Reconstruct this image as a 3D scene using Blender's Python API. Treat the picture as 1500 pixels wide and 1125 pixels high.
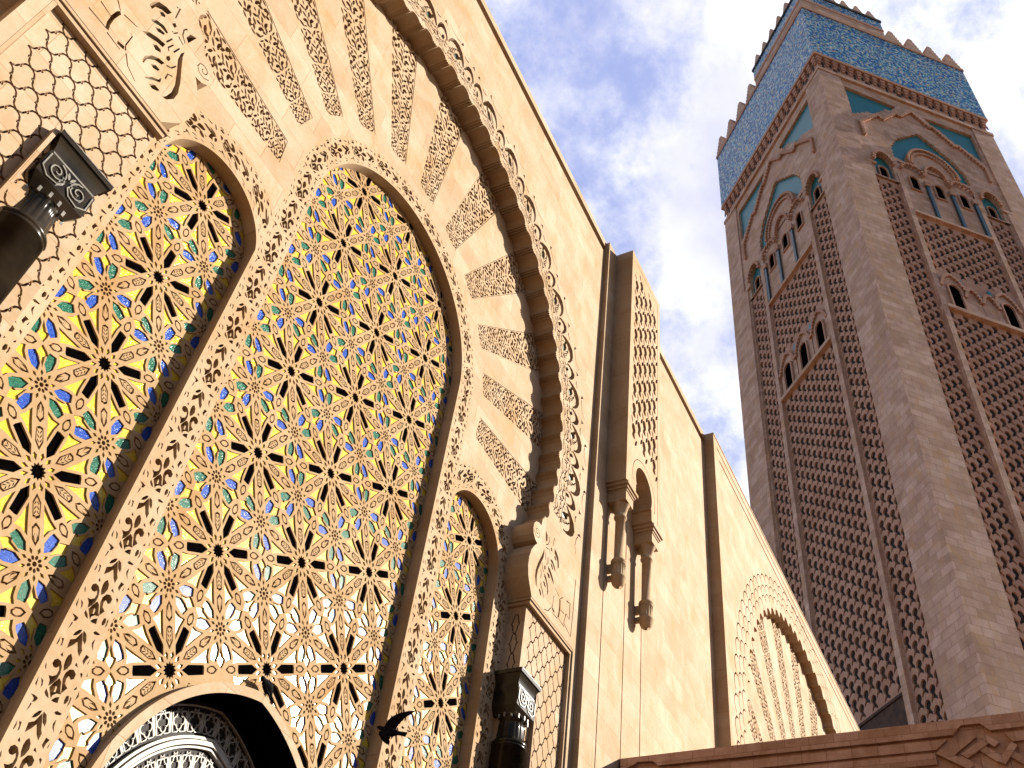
import bpy, bmesh, math, random
import numpy as np
from mathutils import Vector, Matrix
from mathutils.geometry import delaunay_2d_cdt

random.seed(7)
for o in list(bpy.data.objects):
    bpy.data.objects.remove(o)
SC = bpy.context.scene
COL = SC.collection
S = 2.0            # metres per design unit (one pitch of the star lattice)
R_ = math.radians

# ------------------------------------------------------------------ camera
CAM = np.array([-4.94100, -5.01359, -3.61889])
WROT = np.array([0.73742281, -0.3277353, 1.092998])
_th = np.linalg.norm(WROT); _k = WROT / _th
_K = np.array([[0, -_k[2], _k[1]], [_k[2], 0, -_k[0]], [-_k[1], _k[0], 0]])
RC = np.eye(3) + math.sin(_th) * _K + (1 - math.cos(_th)) * _K @ _K   # rows: right, down, forward
cam_d = bpy.data.cameras.new("camera")
cam = bpy.data.objects.new("camera", cam_d)
COL.objects.link(cam)
mw = Matrix.Identity(4)
for i in range(3):
    mw[i][0] = RC[0][i]; mw[i][1] = -RC[1][i]; mw[i][2] = -RC[2][i]; mw[i][3] = CAM[i] * S
cam.matrix_world = mw
cam_d.sensor_fit = 'HORIZONTAL'; cam_d.sensor_width = 36.0
cam_d.lens = 36.0 * 1409.13 / 1500.0
cam_d.clip_start = 0.05; cam_d.clip_end = 3000
SC.camera = cam
SC.render.resolution_x = 1024; SC.render.resolution_y = 768

# ------------------------------------------------------------------ light
SUN = Vector((0.94, -1.0, 0.64)).normalized()
sun_el = math.asin(SUN.z); sun_az = math.atan2(SUN.x, SUN.y)
ld = bpy.data.lights.new("sun", 'SUN')
ld.energy = 4.9; ld.angle = R_(0.53); ld.color = (1.0, 0.915, 0.79)
lo = bpy.data.objects.new("sun", ld); COL.objects.link(lo)
lo.rotation_euler = (-SUN).to_track_quat('-Z', 'Y').to_euler()
lo.location = (20, -40, 40)

W = bpy.data.worlds.new("World"); SC.world = W; W.use_nodes = True
nt = W.node_tree; N = nt.nodes; L = nt.links
for n in list(N): N.remove(n)
out = N.new('ShaderNodeOutputWorld'); bg = N.new('ShaderNodeBackground')
sky = N.new('ShaderNodeTexSky'); sky.sky_type = 'NISHITA'; sky.sun_disc = False
sky.sun_elevation = sun_el; sky.sun_rotation = sun_az; sky.air_density = 1.0; sky.dust_density = 0.6; sky.ozone_density = 2.0
tc = N.new('ShaderNodeTexCoord')
def wn(t, **kw):
    n = N.new(t)
    for k, v in kw.items(): setattr(n, k, v)
    return n
mp = wn('ShaderNodeMapping'); mp.inputs['Location'].default_value = (6.6, 5.2, 7.1); mp.inputs['Scale'].default_value = (1.0, 1.0, 1.0)
L.new(tc.outputs['Generated'], mp.inputs['Vector'])
nz = wn('ShaderNodeTexNoise'); nz.inputs['Scale'].default_value = 3.1; nz.inputs['Detail'].default_value = 12; nz.inputs['Roughness'].default_value = 0.64
nz.inputs['Distortion'].default_value = 0.0
L.new(mp.outputs['Vector'], nz.inputs['Vector'])
rp = wn('ShaderNodeMapRange', interpolation_type='SMOOTHSTEP')
rp.inputs['From Min'].default_value = 0.36; rp.inputs['From Max'].default_value = 0.52
L.new(nz.outputs['Fac'], rp.inputs['Value'])
# the cloud bank lies over the far side of the building
dt = wn('ShaderNodeVectorMath', operation='DOT_PRODUCT'); dt.inputs[1].default_value = (0.451, 0.621, 0.641)
L.new(tc.outputs['Generated'], dt.inputs[0])
bank = wn('ShaderNodeMapRange', interpolation_type='SMOOTHSTEP')
bank.inputs['From Min'].default_value = 0.50; bank.inputs['From Max'].default_value = 0.66
L.new(dt.outputs['Value'], bank.inputs['Value'])
ml = wn('ShaderNodeMath', operation='MULTIPLY')
L.new(rp.outputs['Result'], ml.inputs[0]); L.new(bank.outputs['Result'], ml.inputs[1])
nz2 = wn('ShaderNodeTexNoise'); nz2.inputs['Scale'].default_value = 4.2; nz2.inputs['Detail'].default_value = 8
L.new(mp.outputs['Vector'], nz2.inputs['Vector'])
cr = wn('ShaderNodeValToRGB')
cr.color_ramp.elements[0].position = 0.38; cr.color_ramp.elements[0].color = (0.245, 0.25, 0.325, 1)
cr.color_ramp.elements[1].position = 0.60; cr.color_ramp.elements[1].color = (0.41, 0.41, 0.415, 1)
L.new(nz2.outputs['Fac'], cr.inputs['Fac'])
skm = wn('ShaderNodeVectorMath', operation='SCALE'); skm.inputs['Scale'].default_value = 0.05
L.new(sky.outputs['Color'], skm.inputs[0])
mx = wn('ShaderNodeMix', data_type='RGBA')
thin = wn('ShaderNodeMix', data_type='RGBA'); thin.inputs[7].default_value = (0.138, 0.165, 0.29, 1)     # bright thin haze between the clouds
L.new(bank.outputs['Result'], thin.inputs['Factor']); L.new(skm.outputs['Vector'], thin.inputs[6])
L.new(ml.outputs[0], mx.inputs['Factor']); L.new(thin.outputs[2], mx.inputs[6]); L.new(cr.outputs['Color'], mx.inputs[7])
L.new(mx.outputs[2], bg.inputs['Color']); bg.inputs['Strength'].default_value = 1.0
L.new(bg.outputs[0], out.inputs['Surface'])

SC.view_settings.view_transform = 'Standard'; SC.view_settings.look = 'None'
SC.view_settings.exposure = 1.6; SC.view_settings.gamma = 1.0
SC.view_settings.use_curve_mapping = False

# ------------------------------------------------------------------ materials
def nodemat(name):
    m = bpy.data.materials.new(name); m.use_nodes = True
    n = m.node_tree.nodes; b = n['Principled BSDF']
    return m, n, m.node_tree.links, b
def stone(name, c1, c2, joint=None, bw=1.1, bh=0.55, jsize=0.008, rough=0.8, nscale=0.9, bump=0.15, stain=None, offset=0.5, spec=0.08, slabvar=0.5):
    """cut stone: cloudy veins, fine grain, slab to slab variation and thin joints, laid out in metres on the UVs"""
    m, n, l, b = nodemat(name)
    uv = n.new('ShaderNodeUVMap'); uv.uv_map = 'UVMap'
    tcd = n.new('ShaderNodeTexCoord')
    a = n.new('ShaderNodeTexNoise'); a.inputs['Scale'].default_value = nscale; a.inputs['Detail'].default_value = 8; a.inputs['Roughness'].default_value = 0.62
    a.inputs['Distortion'].default_value = 0.6
    l.new(tcd.outputs['Object'], a.inputs['Vector'])
    g = n.new('ShaderNodeTexNoise'); g.inputs['Scale'].default_value = 14; g.inputs['Detail'].default_value = 6
    l.new(tcd.outputs['Object'], g.inputs['Vector'])
    add = n.new('ShaderNodeMath'); add.operation = 'MULTIPLY_ADD'
    l.new(g.outputs['Fac'], add.inputs[0]); add.inputs[1].default_value = 0.35; l.new(a.outputs['Fac'], add.inputs[2])
    r = n.new('ShaderNodeValToRGB')
    r.color_ramp.elements[0].position = 0.5; r.color_ramp.elements[0].color = (*c2, 1)
    r.color_ramp.elements[1].position = 0.83; r.color_ramp.elements[1].color = (*c1, 1)
    l.new(add.outputs[0], r.inputs['Fac'])
    col = r.outputs['Color']
    if joint is not None:
        br = n.new('ShaderNodeTexBrick'); br.offset = offset
        br.inputs['Scale'].default_value = 1.0; br.inputs['Brick Width'].default_value = bw; br.inputs['Row Height'].default_value = bh
        br.inputs['Mortar Size'].default_value = jsize; br.inputs['Mortar Smooth'].default_value = 0.2
        v = slabvar * 0.32
        br.inputs['Color1'].default_value = (1 - v, 1 - v * 1.15, 1 - v * 1.5, 1); br.inputs['Color2'].default_value = (1, 1, 1, 1)
        br.inputs['Mortar'].default_value = (*joint, 1)
        l.new(uv.outputs['UV'], br.inputs['Vector'])
        mm = n.new('ShaderNodeMix'); mm.data_type = 'RGBA'; mm.blend_type = 'MULTIPLY'; mm.inputs['Factor'].default_value = 1.0
        l.new(col, mm.inputs[6]); l.new(br.outputs['Color'], mm.inputs[7]); col = mm.outputs[2]
    if stain is not None:
        s = n.new('ShaderNodeTexNoise'); s.inputs['Scale'].default_value = 0.8; s.inputs['Detail'].default_value = 6; s.inputs['Roughness'].default_value = 0.7
        mpn = n.new('ShaderNodeMapping'); mpn.inputs['Scale'].default_value = (1.3, 1.3, 0.7)
        l.new(tcd.outputs['Object'], mpn.inputs['Vector']); l.new(mpn.outputs['Vector'], s.inputs['Vector'])
        mr = n.new('ShaderNodeMapRange'); mr.interpolation_type = 'SMOOTHSTEP'
        mr.inputs['From Min'].default_value = 0.48; mr.inputs['From Max'].default_value = 0.76; mr.inputs['To Max'].default_value = 0.8
        l.new(s.outputs['Fac'], mr.inputs['Value'])
        ms = n.new('ShaderNodeMix'); ms.data_type = 'RGBA'
        l.new(mr.outputs['Result'], ms.inputs['Factor']); l.new(col, ms.inputs[6]); ms.inputs[7].default_value = (*stain, 1)
        col = ms.outputs[2]
    l.new(col, b.inputs['Base Color'])
    b.inputs['Roughness'].default_value = rough; b.inputs['Specular IOR Level'].default_value = spec
    bp = n.new('ShaderNodeBump'); bp.inputs['Strength'].default_value = bump; bp.inputs['Distance'].default_value = 0.01
    l.new(g.outputs['Fac'], bp.inputs['Height']); l.new(bp.outputs['Normal'], b.inputs['Normal'])
    return m
def glaze(name, c1, c2, rough=0.28, scale=60, spec=0.6):
    """glazed mosaic: tiny tesserae of slightly different tone and tilt"""
    m, n, l, b = nodemat(name)
    tcd = n.new('ShaderNodeTexCoord')
    v = n.new('ShaderNodeTexVoronoi'); v.inputs['Scale'].default_value = scale
    l.new(tcd.outputs['Object'], v.inputs['Vector'])
    sp = n.new('ShaderNodeSeparateColor'); l.new(v.outputs['Color'], sp.inputs['Color'])
    r = n.new('ShaderNodeValToRGB'); r.color_ramp.elements[0].color = (*c1, 1); r.color_ramp.elements[1].color = (*c2, 1)
    l.new(sp.outputs['Red'], r.inputs['Fac']); l.new(r.outputs['Color'], b.inputs['Base Color'])
    b.inputs['Roughness'].default_value = rough; b.inputs['Specular IOR Level'].default_value = spec
    bp = n.new('ShaderNodeBump'); bp.inputs['Strength'].default_value = 0.35; bp.inputs['Distance'].default_value = 0.004
    l.new(sp.outputs['Green'], bp.inputs['Height']); l.new(bp.outputs['Normal'], b.inputs['Normal'])
    return m
def plain(name, c, rough=0.5, metal=0.0, noise=0.25, scale=12, spec=0.5, bump=0.0):
    m, n, l, b = nodemat(name)
    tcd = n.new('ShaderNodeTexCoord')
    a = n.new('ShaderNodeTexNoise'); a.inputs['Scale'].default_value = scale; a.inputs['Detail'].default_value = 7
    l.new(tcd.outputs['Object'], a.inputs['Vector'])
    r = n.new('ShaderNodeValToRGB')
    r.color_ramp.elements[0].position = 0.3; r.color_ramp.elements[0].color = tuple(x * (1 - noise) for x in c) + (1,)
    r.color_ramp.elements[1].position = 0.7; r.color_ramp.elements[1].color = tuple(min(1, x * (1 + noise)) for x in c) + (1,)
    l.new(a.outputs['Fac'], r.inputs['Fac']); l.new(r.outputs['Color'], b.inputs['Base Color'])
    b.inputs['Roughness'].default_value = rough; b.inputs['Metallic'].default_value = metal; b.inputs['Specular IOR Level'].default_value = spec
    if bump:
        bp = n.new('ShaderNodeBump'); bp.inputs['Strength'].default_value = bump; bp.inputs['Distance'].default_value = 0.01
        l.new(a.outputs['Fac'], bp.inputs['Height']); l.new(bp.outputs['Normal'], b.inputs['Normal'])
    return m

M = {}
M['stone'] = stone('travertine', (0.3465, 0.2673, 0.1947), (0.2904, 0.2013, 0.1254), joint=(0.66, 0.52, 0.40), bw=1.5, bh=0.72, stain=(0.2706, 0.1624, 0.0700), jsize=0.006)
M['side'] = stone('travertine_blocks', (0.3399, 0.2574, 0.1815), (0.2772, 0.1881, 0.1122), joint=(0.6, 0.5, 0.4), bw=1.9, bh=1.6, jsize=0.006, stain=(0.2772, 0.1551, 0.0660))
M['carve'] = stone('carved_travertine', (0.3168, 0.2343, 0.1551), (0.2607, 0.1749, 0.0990), stain=(0.2640, 0.1485, 0.0627))
M['screen'] = stone('screen_stone', (0.2904, 0.2013, 0.1155), (0.2376, 0.1485, 0.0713), stain=(0.2310, 0.1221, 0.0429))
M['floor'] = stone('recess_shade_ochre', (0.2772, 0.1478, 0.0554), (0.2125, 0.0970, 0.0323), rough=0.8)  # stone darkened to put shade into the carved recess floors
M['groove'] = stone('groove_shade', (0.1650, 0.0750, 0.0300), (0.1050, 0.0450, 0.0165), rough=0.85)  # darker still: shade painted on the bottoms of grooves and crescents
M['green_cut'] = plain('green_inlay', (0.0263, 0.0638, 0.0450), 0.5, 0, 0.4, 20)
M['gold'] = glaze('yellow_glaze', (0.3828, 0.2508, 0.0145), (0.4752, 0.3498, 0.0462), 0.2, 55, 0.2)
M['blue'] = glaze('blue_glaze', (0.0066, 0.0264, 0.1980), (0.0264, 0.0726, 0.3036), 0.2, 60, 0.2)
M['green'] = glaze('green_glaze', (0.0053, 0.0495, 0.0277), (0.0198, 0.1122, 0.0693), 0.2, 60, 0.2)
M['void_paint'] = plain('unlit_depth_black', (0.0012, 0.001, 0.001), 1.0, 0, 0.3, 12, 0.0)  # black paint stands in for unlit depth behind shallow openings
M['black'] = plain('black_marble', (0.0165, 0.0120, 0.0075), 0.22, 0, 0.7, 2.2, 0.2)
M['blackglint'] = plain('marble_glint', (0.1320, 0.1221, 0.1023), 0.4, 0.0, 0.4, 9)  # lighter tone paints the glints on the black capitals' scrollwork
M['bronze'] = plain('dark_bronze', (0.0119, 0.0086, 0.0073), 0.65, 0, 0.5, 25, 0.15)
M['silver'] = plain('pale_metal', (0.3300, 0.3102, 0.2838), 0.55, 0, 0.25, 12, 0.3)
M['mstone'] = stone('pink_marble', (0.62, 0.455, 0.375), (0.45, 0.30, 0.245), joint=(0.62, 0.56, 0.52), bw=1.6, bh=0.8, jsize=0.03, nscale=0.5, stain=(0.52, 0.31, 0.15), slabvar=0.8)
M['mcarve'] = stone('pink_carving', (0.47, 0.30, 0.225), (0.35, 0.20, 0.14), nscale=0.35)
M['mdark'] = plain('recess_shade_dark', (0.016, 0.010, 0.008), 0.9, 0, 0.5, 3)  # near-black paint in place of unlit depth in the minaret's shallow openings
M['mdeep'] = plain('recess_shade_brown', (0.055, 0.028, 0.016), 0.9, 0, 0.5, 2)  # dark brown put in for shade in the minaret's recesses
M['turq'] = plain('turquoise_tile', (0.008, 0.15, 0.18), 0.4, 0, 0.45, 9)
M['teal'] = plain('dark_teal_shaft', (0.02, 0.055, 0.075), 0.4, 0, 0.4, 5)
M['parapet'] = stone('rose_stone', (0.55, 0.34, 0.255), (0.42, 0.235, 0.165), joint=(0.55, 0.45, 0.4), bw=0.55, bh=0.6, jsize=0.008, stain=(0.30, 0.15, 0.07), nscale=3.0, slabvar=0.9, offset=0.37)
M['ground'] = stone('plaza_paving', (0.17, 0.085, 0.04), (0.12, 0.055, 0.025), joint=(0.5, 0.45, 0.4), bw=2, bh=2, jsize=0.02)
M['bird'] = plain('slate_plumage', (0.006, 0.0055, 0.006), 0.9, 0, 0.6, 30, 0.05)

def zellij(name):
    m, n, l, b = nodemat(name)
    uv = n.new('ShaderNodeUVMap'); uv.uv_map = 'UVMap'
    # big rosettes: rings of tiles round centres on a regular grid, filled with small tesserae
    sc = n.new('ShaderNodeVectorMath'); sc.operation = 'DIVIDE'; sc.inputs[1].default_value = (9.0, 9.0, 1)
    l.new(uv.outputs['UV'], sc.inputs[0])
    fr = n.new('ShaderNodeVectorMath'); fr.operation = 'FRACTION'; l.new(sc.outputs['Vector'], fr.inputs[0])
    sb = n.new('ShaderNodeVectorMath'); sb.operation = 'SUBTRACT'; sb.inputs[1].default_value = (0.5, 0.5, 0); l.new(fr.outputs['Vector'], sb.inputs[0])
    sx = n.new('ShaderNodeSeparateXYZ'); l.new(sb.outputs['Vector'], sx.inputs[0])
    at = n.new('ShaderNodeMath'); at.operation = 'ARCTAN2'; l.new(sx.outputs['Y'], at.inputs[0]); l.new(sx.outputs['X'], at.inputs[1])
    ln = n.new('ShaderNodeVectorMath'); ln.operation = 'LENGTH'; l.new(sb.outputs['Vector'], ln.inputs[0])
    k1 = n.new('ShaderNodeMath'); k1.operation = 'MULTIPLY'; k1.inputs[1].default_value = 16; l.new(at.outputs[0], k1.inputs[0])
    c1 = n.new('ShaderNodeMath'); c1.operation = 'COSINE'; l.new(k1.outputs[0], c1.inputs[0])
    k2 = n.new('ShaderNodeMath'); k2.operation = 'MULTIPLY'; k2.inputs[1].default_value = 48; l.new(ln.outputs['Value'], k2.inputs[0])
    c2 = n.new('ShaderNodeMath'); c2.operation = 'SINE'; l.new(k2.outputs[0], c2.inputs[0])
    pr = n.new('ShaderNodeMath'); pr.operation = 'MULTIPLY'; l.new(c1.outputs[0], pr.inputs[0]); l.new(c2.outputs[0], pr.inputs[1])
    v = n.new('ShaderNodeTexVoronoi'); v.inputs['Scale'].default_value = 3.6; l.new(uv.outputs['UV'], v.inputs['Vector'])
    s2 = n.new('ShaderNodeSeparateColor'); l.new(v.outputs['Color'], s2.inputs['Color'])
    mixv = n.new('ShaderNodeMath'); mixv.operation = 'MULTIPLY_ADD'; mixv.inputs[1].default_value = 0.30
    l.new(pr.outputs[0], mixv.inputs[0]); l.new(s2.outputs['Red'], mixv.inputs[2])
    r = n.new('ShaderNodeValToRGB'); r.color_ramp.interpolation = 'CONSTANT'
    e = r.color_ramp.elements
    e[0].position = 0; e[0].color = (0.018, 0.06, 0.27, 1)
    e[1].position = 0.26; e[1].color = (0.03, 0.17, 0.38, 1)
    for pos, c in [(0.46, (0.03, 0.20, 0.36, 1)), (0.58, (0.10, 0.40, 0.42, 1)), (0.70, (0.36, 0.50, 0.64, 1)), (0.80, (0.50, 0.56, 0.60, 1)), (0.93, (0.45, 0.36, 0.14, 1))]:
        q = e.new(pos); q.color = c
    l.new(mixv.outputs[0], r.inputs['Fac']); l.new(r.outputs['Color'], b.inputs['Base Color'])
    b.inputs['Roughness'].default_value = 0.4; b.inputs['Specular IOR Level'].default_value = 0.2
    return m
M['zellij'] = zellij('zellij_band')

# ------------------------------------------------------------------ mesh helpers
def pip(px, py, loop):
    """even-odd test of point arrays against one loop"""
    c = np.zeros(len(px), bool)
    P = np.asarray(loop); Q = np.roll(P, -1, 0)
    for (x1, y1), (x2, y2) in zip(P, Q):
        if y1 == y2: continue
        t = ((y1 > py) != (y2 > py))
        c ^= t & (px < (x2 - x1) * (py - y1) / (y2 - y1) + x1)
    return c

class Sheet:
    """flat sheet with holes: triangulated front, hole walls and hole floors; reusable as a tile"""
    def __init__(self, outer, loops, outer_depth=None, outer_mat=None):
        # loops: list of dict(p, d, f, w, i)  d depth, f floor mat, w wall mat, i island flag
        self.loops = loops; self.outer = [tuple(q) for q in outer]; self.od = outer_depth; self.om = outer_mat
        allp = []; edges = []
        for lp in [self.outer] + [q['p'] for q in loops]:
            s = len(allp); k = len(lp)
            allp += [Vector((float(x), float(y))) for x, y in lp]
            edges += [(s + i, s + (i + 1) % k) for i in range(k)]
        r = delaunay_2d_cdt(allp, edges, [], 0, 1e-6)
        V = np.array([(v.x, v.y) for v in r[0]]); T = np.array([f for f in r[2]], int)
        cx = V[T, 0].mean(1); cy = V[T, 1].mean(1)
        ins = pip(cx, cy, self.outer)
        par = np.zeros(len(T), int)
        for q in loops:
            P = np.asarray(q['p']); lo = P.min(0); hi = P.max(0)
            idx = np.nonzero((cx >= lo[0]) & (cx <= hi[0]) & (cy >= lo[1]) & (cy <= hi[1]))[0]
            if len(idx): par[idx] += pip(cx[idx], cy[idx], q['p']) * (-1 if q.get('i') else 1)
        keep = ins & (par <= 0)
        self.V = V; self.T = T[keep]

class Mesh:
    def __init__(self): self.v = []; self.f = []; self.m = []; self.mats = []; self.sm = []
    def mi(self, mat):
        if mat not in self.mats: self.mats.append(mat)
        return self.mats.index(mat)
    def add(self, verts, faces, mat, smooth=False):
        s = len(self.v); self.v += [tuple(map(float, q)) for q in verts]
        k = self.mi(mat)
        for f in faces:
            self.f.append(tuple(s + i for i in f)); self.m.append(k); self.sm.append(smooth)
    def box(self, x0, x1, y0, y1, z0, z1, mat, fn=None):
        vs = [(x, y, z) for x in (x0, x1) for y in (y0, y1) for z in (z0, z1)]
        if fn: vs = [fn(*q) for q in vs]
        self.add(vs, [(0, 1, 3, 2), (4, 6, 7, 5), (0, 4, 5, 1), (2, 3, 7, 6), (0, 2, 6, 4), (1, 5, 7, 3)], mat)
    def prism(self, poly, d0, d1, mat, fn, caps=True, closed=True):
        """poly in (u,v), from depth d0 to d1; fn(u,v,d)->xyz"""
        k = len(poly)
        vs = [fn(u, v, d0) for u, v in poly] + [fn(u, v, d1) for u, v in poly]
        fs = [(i, (i + 1) % k, k + (i + 1) % k, k + i) for i in range(k if closed else k - 1)]
        if caps: fs += [tuple(range(k)), tuple(range(2 * k - 1, k - 1, -1))]
        self.add(vs, fs, mat)
    def sheet(self, sh, front, fn, wall=None):
        wall = wall or front
        self.add([fn(u, v, 0.0) for u, v in sh.V], [tuple(t) for t in sh.T], front)
        if sh.od:
            k = len(sh.outer)
            self.add([fn(u, v, 0) for u, v in sh.outer] + [fn(u, v, sh.od) for u, v in sh.outer],
                     [(i, (i + 1) % k, k + (i + 1) % k, k + i) for i in range(k)], sh.om or wall)
        for q in sh.loops:
            p = q['p']; k = len(p); d = q.get('d', 0.03)
            self.add([fn(u, v, 0) for u, v in p] + [fn(u, v, d) for u, v in p],
                     [(i, (i + 1) % k, k + (i + 1) % k, k + i) for i in range(k)], q.get('w') or wall)
            if q.get('f') is not None and not q.get('i'):
                self.add([fn(u, v, d) for u, v in p], [tuple(range(k))], q['f'])
    def lathe(self, prof, cx, cy, mat, n=28, flute=None, smooth=True, a0=0, a1=2 * math.pi):
        """prof: (r,z) list; flute(k, z) -> radius factor"""
        full = abs(a1 - a0 - 2 * math.pi) < 1e-6
        m_ = n if full else n + 1
        vs = []
        for r, z in prof:
            for i in range(m_):
                a = a0 + (a1 - a0) * i / n
                rr = r * (flute(a, z) if flute else 1)
                vs.append((cx + rr * math.cos(a), cy + rr * math.sin(a), z))
        fs = []
        for j in range(len(prof) - 1):
            for i in range(n):
                i2 = (i + 1) % m_
                fs.append((j * m_ + i, j * m_ + i2, (j + 1) * m_ + i2, (j + 1) * m_ + i))
        fs.append(tuple(range(m_))); fs.append(tuple((len(prof) - 1) * m_ + i for i in reversed(range(m_))))
        self.add(vs, fs, mat, smooth)
    def build(self, name, parent=None, base=(0, 0, 0)):
        me = bpy.data.meshes.new(name)
        V = (np.array(self.v) - np.array(base)) * S
        me.from_pydata(V.tolist(), [], self.f)
        for q in self.mats: me.materials.append(M[q] if isinstance(q, str) else q)
        me.polygons.foreach_set('material_index', self.m)
        me.polygons.foreach_set('use_smooth', self.sm)
        me.update()
        # metric uv: (distance along the wall, height)
        nl = len(me.loops)
        co = np.empty(len(me.vertices) * 3, np.float32); me.vertices.foreach_get('co', co); co = co.reshape(-1, 3) + np.array(base, np.float32) * S
        vi = np.empty(nl, np.int32); me.loops.foreach_get('vertex_index', vi)
        npoly = len(me.polygons)
        nr = np.empty(npoly * 3, np.float32); me.polygons.foreach_get('normal', nr); nr = nr.reshape(-1, 3)
        lt = np.empty(npoly, np.int32); me.polygons.foreach_get('loop_total', lt)
        nl_n = np.repeat(nr, lt, axis=0); P = co[vi]
        h = np.hypot(nl_n[:, 0], nl_n[:, 1]); h[h < 1e-6] = 1
        tx, ty = -nl_n[:, 1] / h, nl_n[:, 0] / h
        flat = np.abs(nl_n[:, 2]) > 0.75
        u = np.where(flat, P[:, 0], P[:, 0] * tx + P[:, 1] * ty); v = np.where(flat, P[:, 1], P[:, 2])
        uvl = me.uv_layers.new(name='UVMap')
        uvl.data.foreach_set('uv', np.stack([u, v], 1).astype(np.float32).ravel())
        o = bpy.data.objects.new(name, me); COL.objects.link(o)
        if parent is not None:
            o.parent = parent
            pb = Vector(parent.get('_base', (0, 0, 0)))
            o.location = (Vector(base) - pb) * S
        else: o.location = Vector(base) * S
        return o

def thing(name, label, cat, base=(0, 0, 0), group=None):
    o = bpy.data.objects.new(name, None); COL.objects.link(o)
    o.empty_display_size = 0.5; o.location = Vector(base) * S
    o['label'] = label; o['category'] = cat; o['_base'] = [float(q) for q in base]
    if group: o['group'] = group
    return o
def facade(y0):
    return lambda u, v, d: (u, y0 + d, v)
def xwall(x0):                      # wall facing -X: u runs along Y, depth runs to +X
    return lambda u, v, d: (x0 + d, u, v)

# ---- little 2-D shape vocabulary
def circ(cx, cy, r, n=24, a0=0.0, a1=360.0, end=True):
    k = n if not end else n + 1
    return [(cx + r * math.cos(R_(a0 + (a1 - a0) * i / n)), cy + r * math.sin(R_(a0 + (a1 - a0) * i / n))) for i in range(k)]
def almond(cx, cy, Ln, Wd, ang, n=5):
    ca, sa = math.cos(R_(ang)), math.sin(R_(ang)); pts = []
    for s in (1, -1):
        for i in range(n):
            t = i / n; x = (t - 0.5) * Ln * s; y = s * Wd * 0.5 * math.sin(math.pi * t) ** 0.8
            pts.append((cx + x * ca - y * sa, cy + x * sa + y * ca))
    return pts
def stroke(pl, w0, w1=None):
    w1 = w0 if w1 is None else w1
    k = len(pl); Lf, Rt = [], []
    for i in range(k):
        p = pl[i]; a = pl[max(0, i - 1)]; b = pl[min(k - 1, i + 1)]
        dx, dy = b[0] - a[0], b[1] - a[1]; ln = math.hypot(dx, dy) or 1
        w = (w0 + (w1 - w0) * i / (k - 1)) / 2
        Lf.append((p[0] - dy / ln * w, p[1] + dx / ln * w)); Rt.append((p[0] + dy / ln * w, p[1] - dx / ln * w))
    return Lf + Rt[::-1]
def comma(cx, cy, r, a, turn=1, tail=1.6):
    """round head with a tail curling away; a = direction of the tail start"""
    pts = []
    spine = []
    R = r * tail
    ox, oy = cx - R * math.cos(R_(a)) , cy - R * math.sin(R_(a))
    for i in range(7):
        t = i / 6; aa = a + turn * t * 165
        rr = R * (1 - 0.12 * t)
        spine.append((ox + rr * math.cos(R_(aa)), oy + rr * math.sin(R_(aa)), r * (1 - t) ** 0.75 * (0.9 if t else 0.8)))
    Lf, Rt = [], []
    for i, (x, y, w) in enumerate(spine):
        a_ = spine[max(0, i - 1)]; b_ = spine[min(6, i + 1)]
        dx, dy = b_[0] - a_[0], b_[1] - a_[1]; ln = math.hypot(dx, dy) or 1
        w = max(w, r * 0.06)
        Lf.append((x - dy / ln * w, y + dx / ln * w)); Rt.append((x + dy / ln * w, y - dx / ln * w))
    s0 = spine[0]; s1 = spine[1]
    dx, dy = s0[0] - s1[0], s0[1] - s1[1]; ln = math.hypot(dx, dy) or 1
    cap = (s0[0] + dx / ln * r * 0.8, s0[1] + dy / ln * r * 0.8)
    return [cap] + Lf + Rt[::-1]
def offset_poly(p, f):
    cx = sum(q[0] for q in p) / len(p); cy = sum(q[1] for q in p) / len(p)
    return [(cx + (x - cx) * f, cy + (y - cy) * f) for x, y in p]
def rotp(p, ang, ox=0, oy=0):
    c, s = math.cos(R_(ang)), math.sin(R_(ang))
    return [(ox + x * c - y * s, oy + x * s + y * c) for x, y in p]

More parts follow.
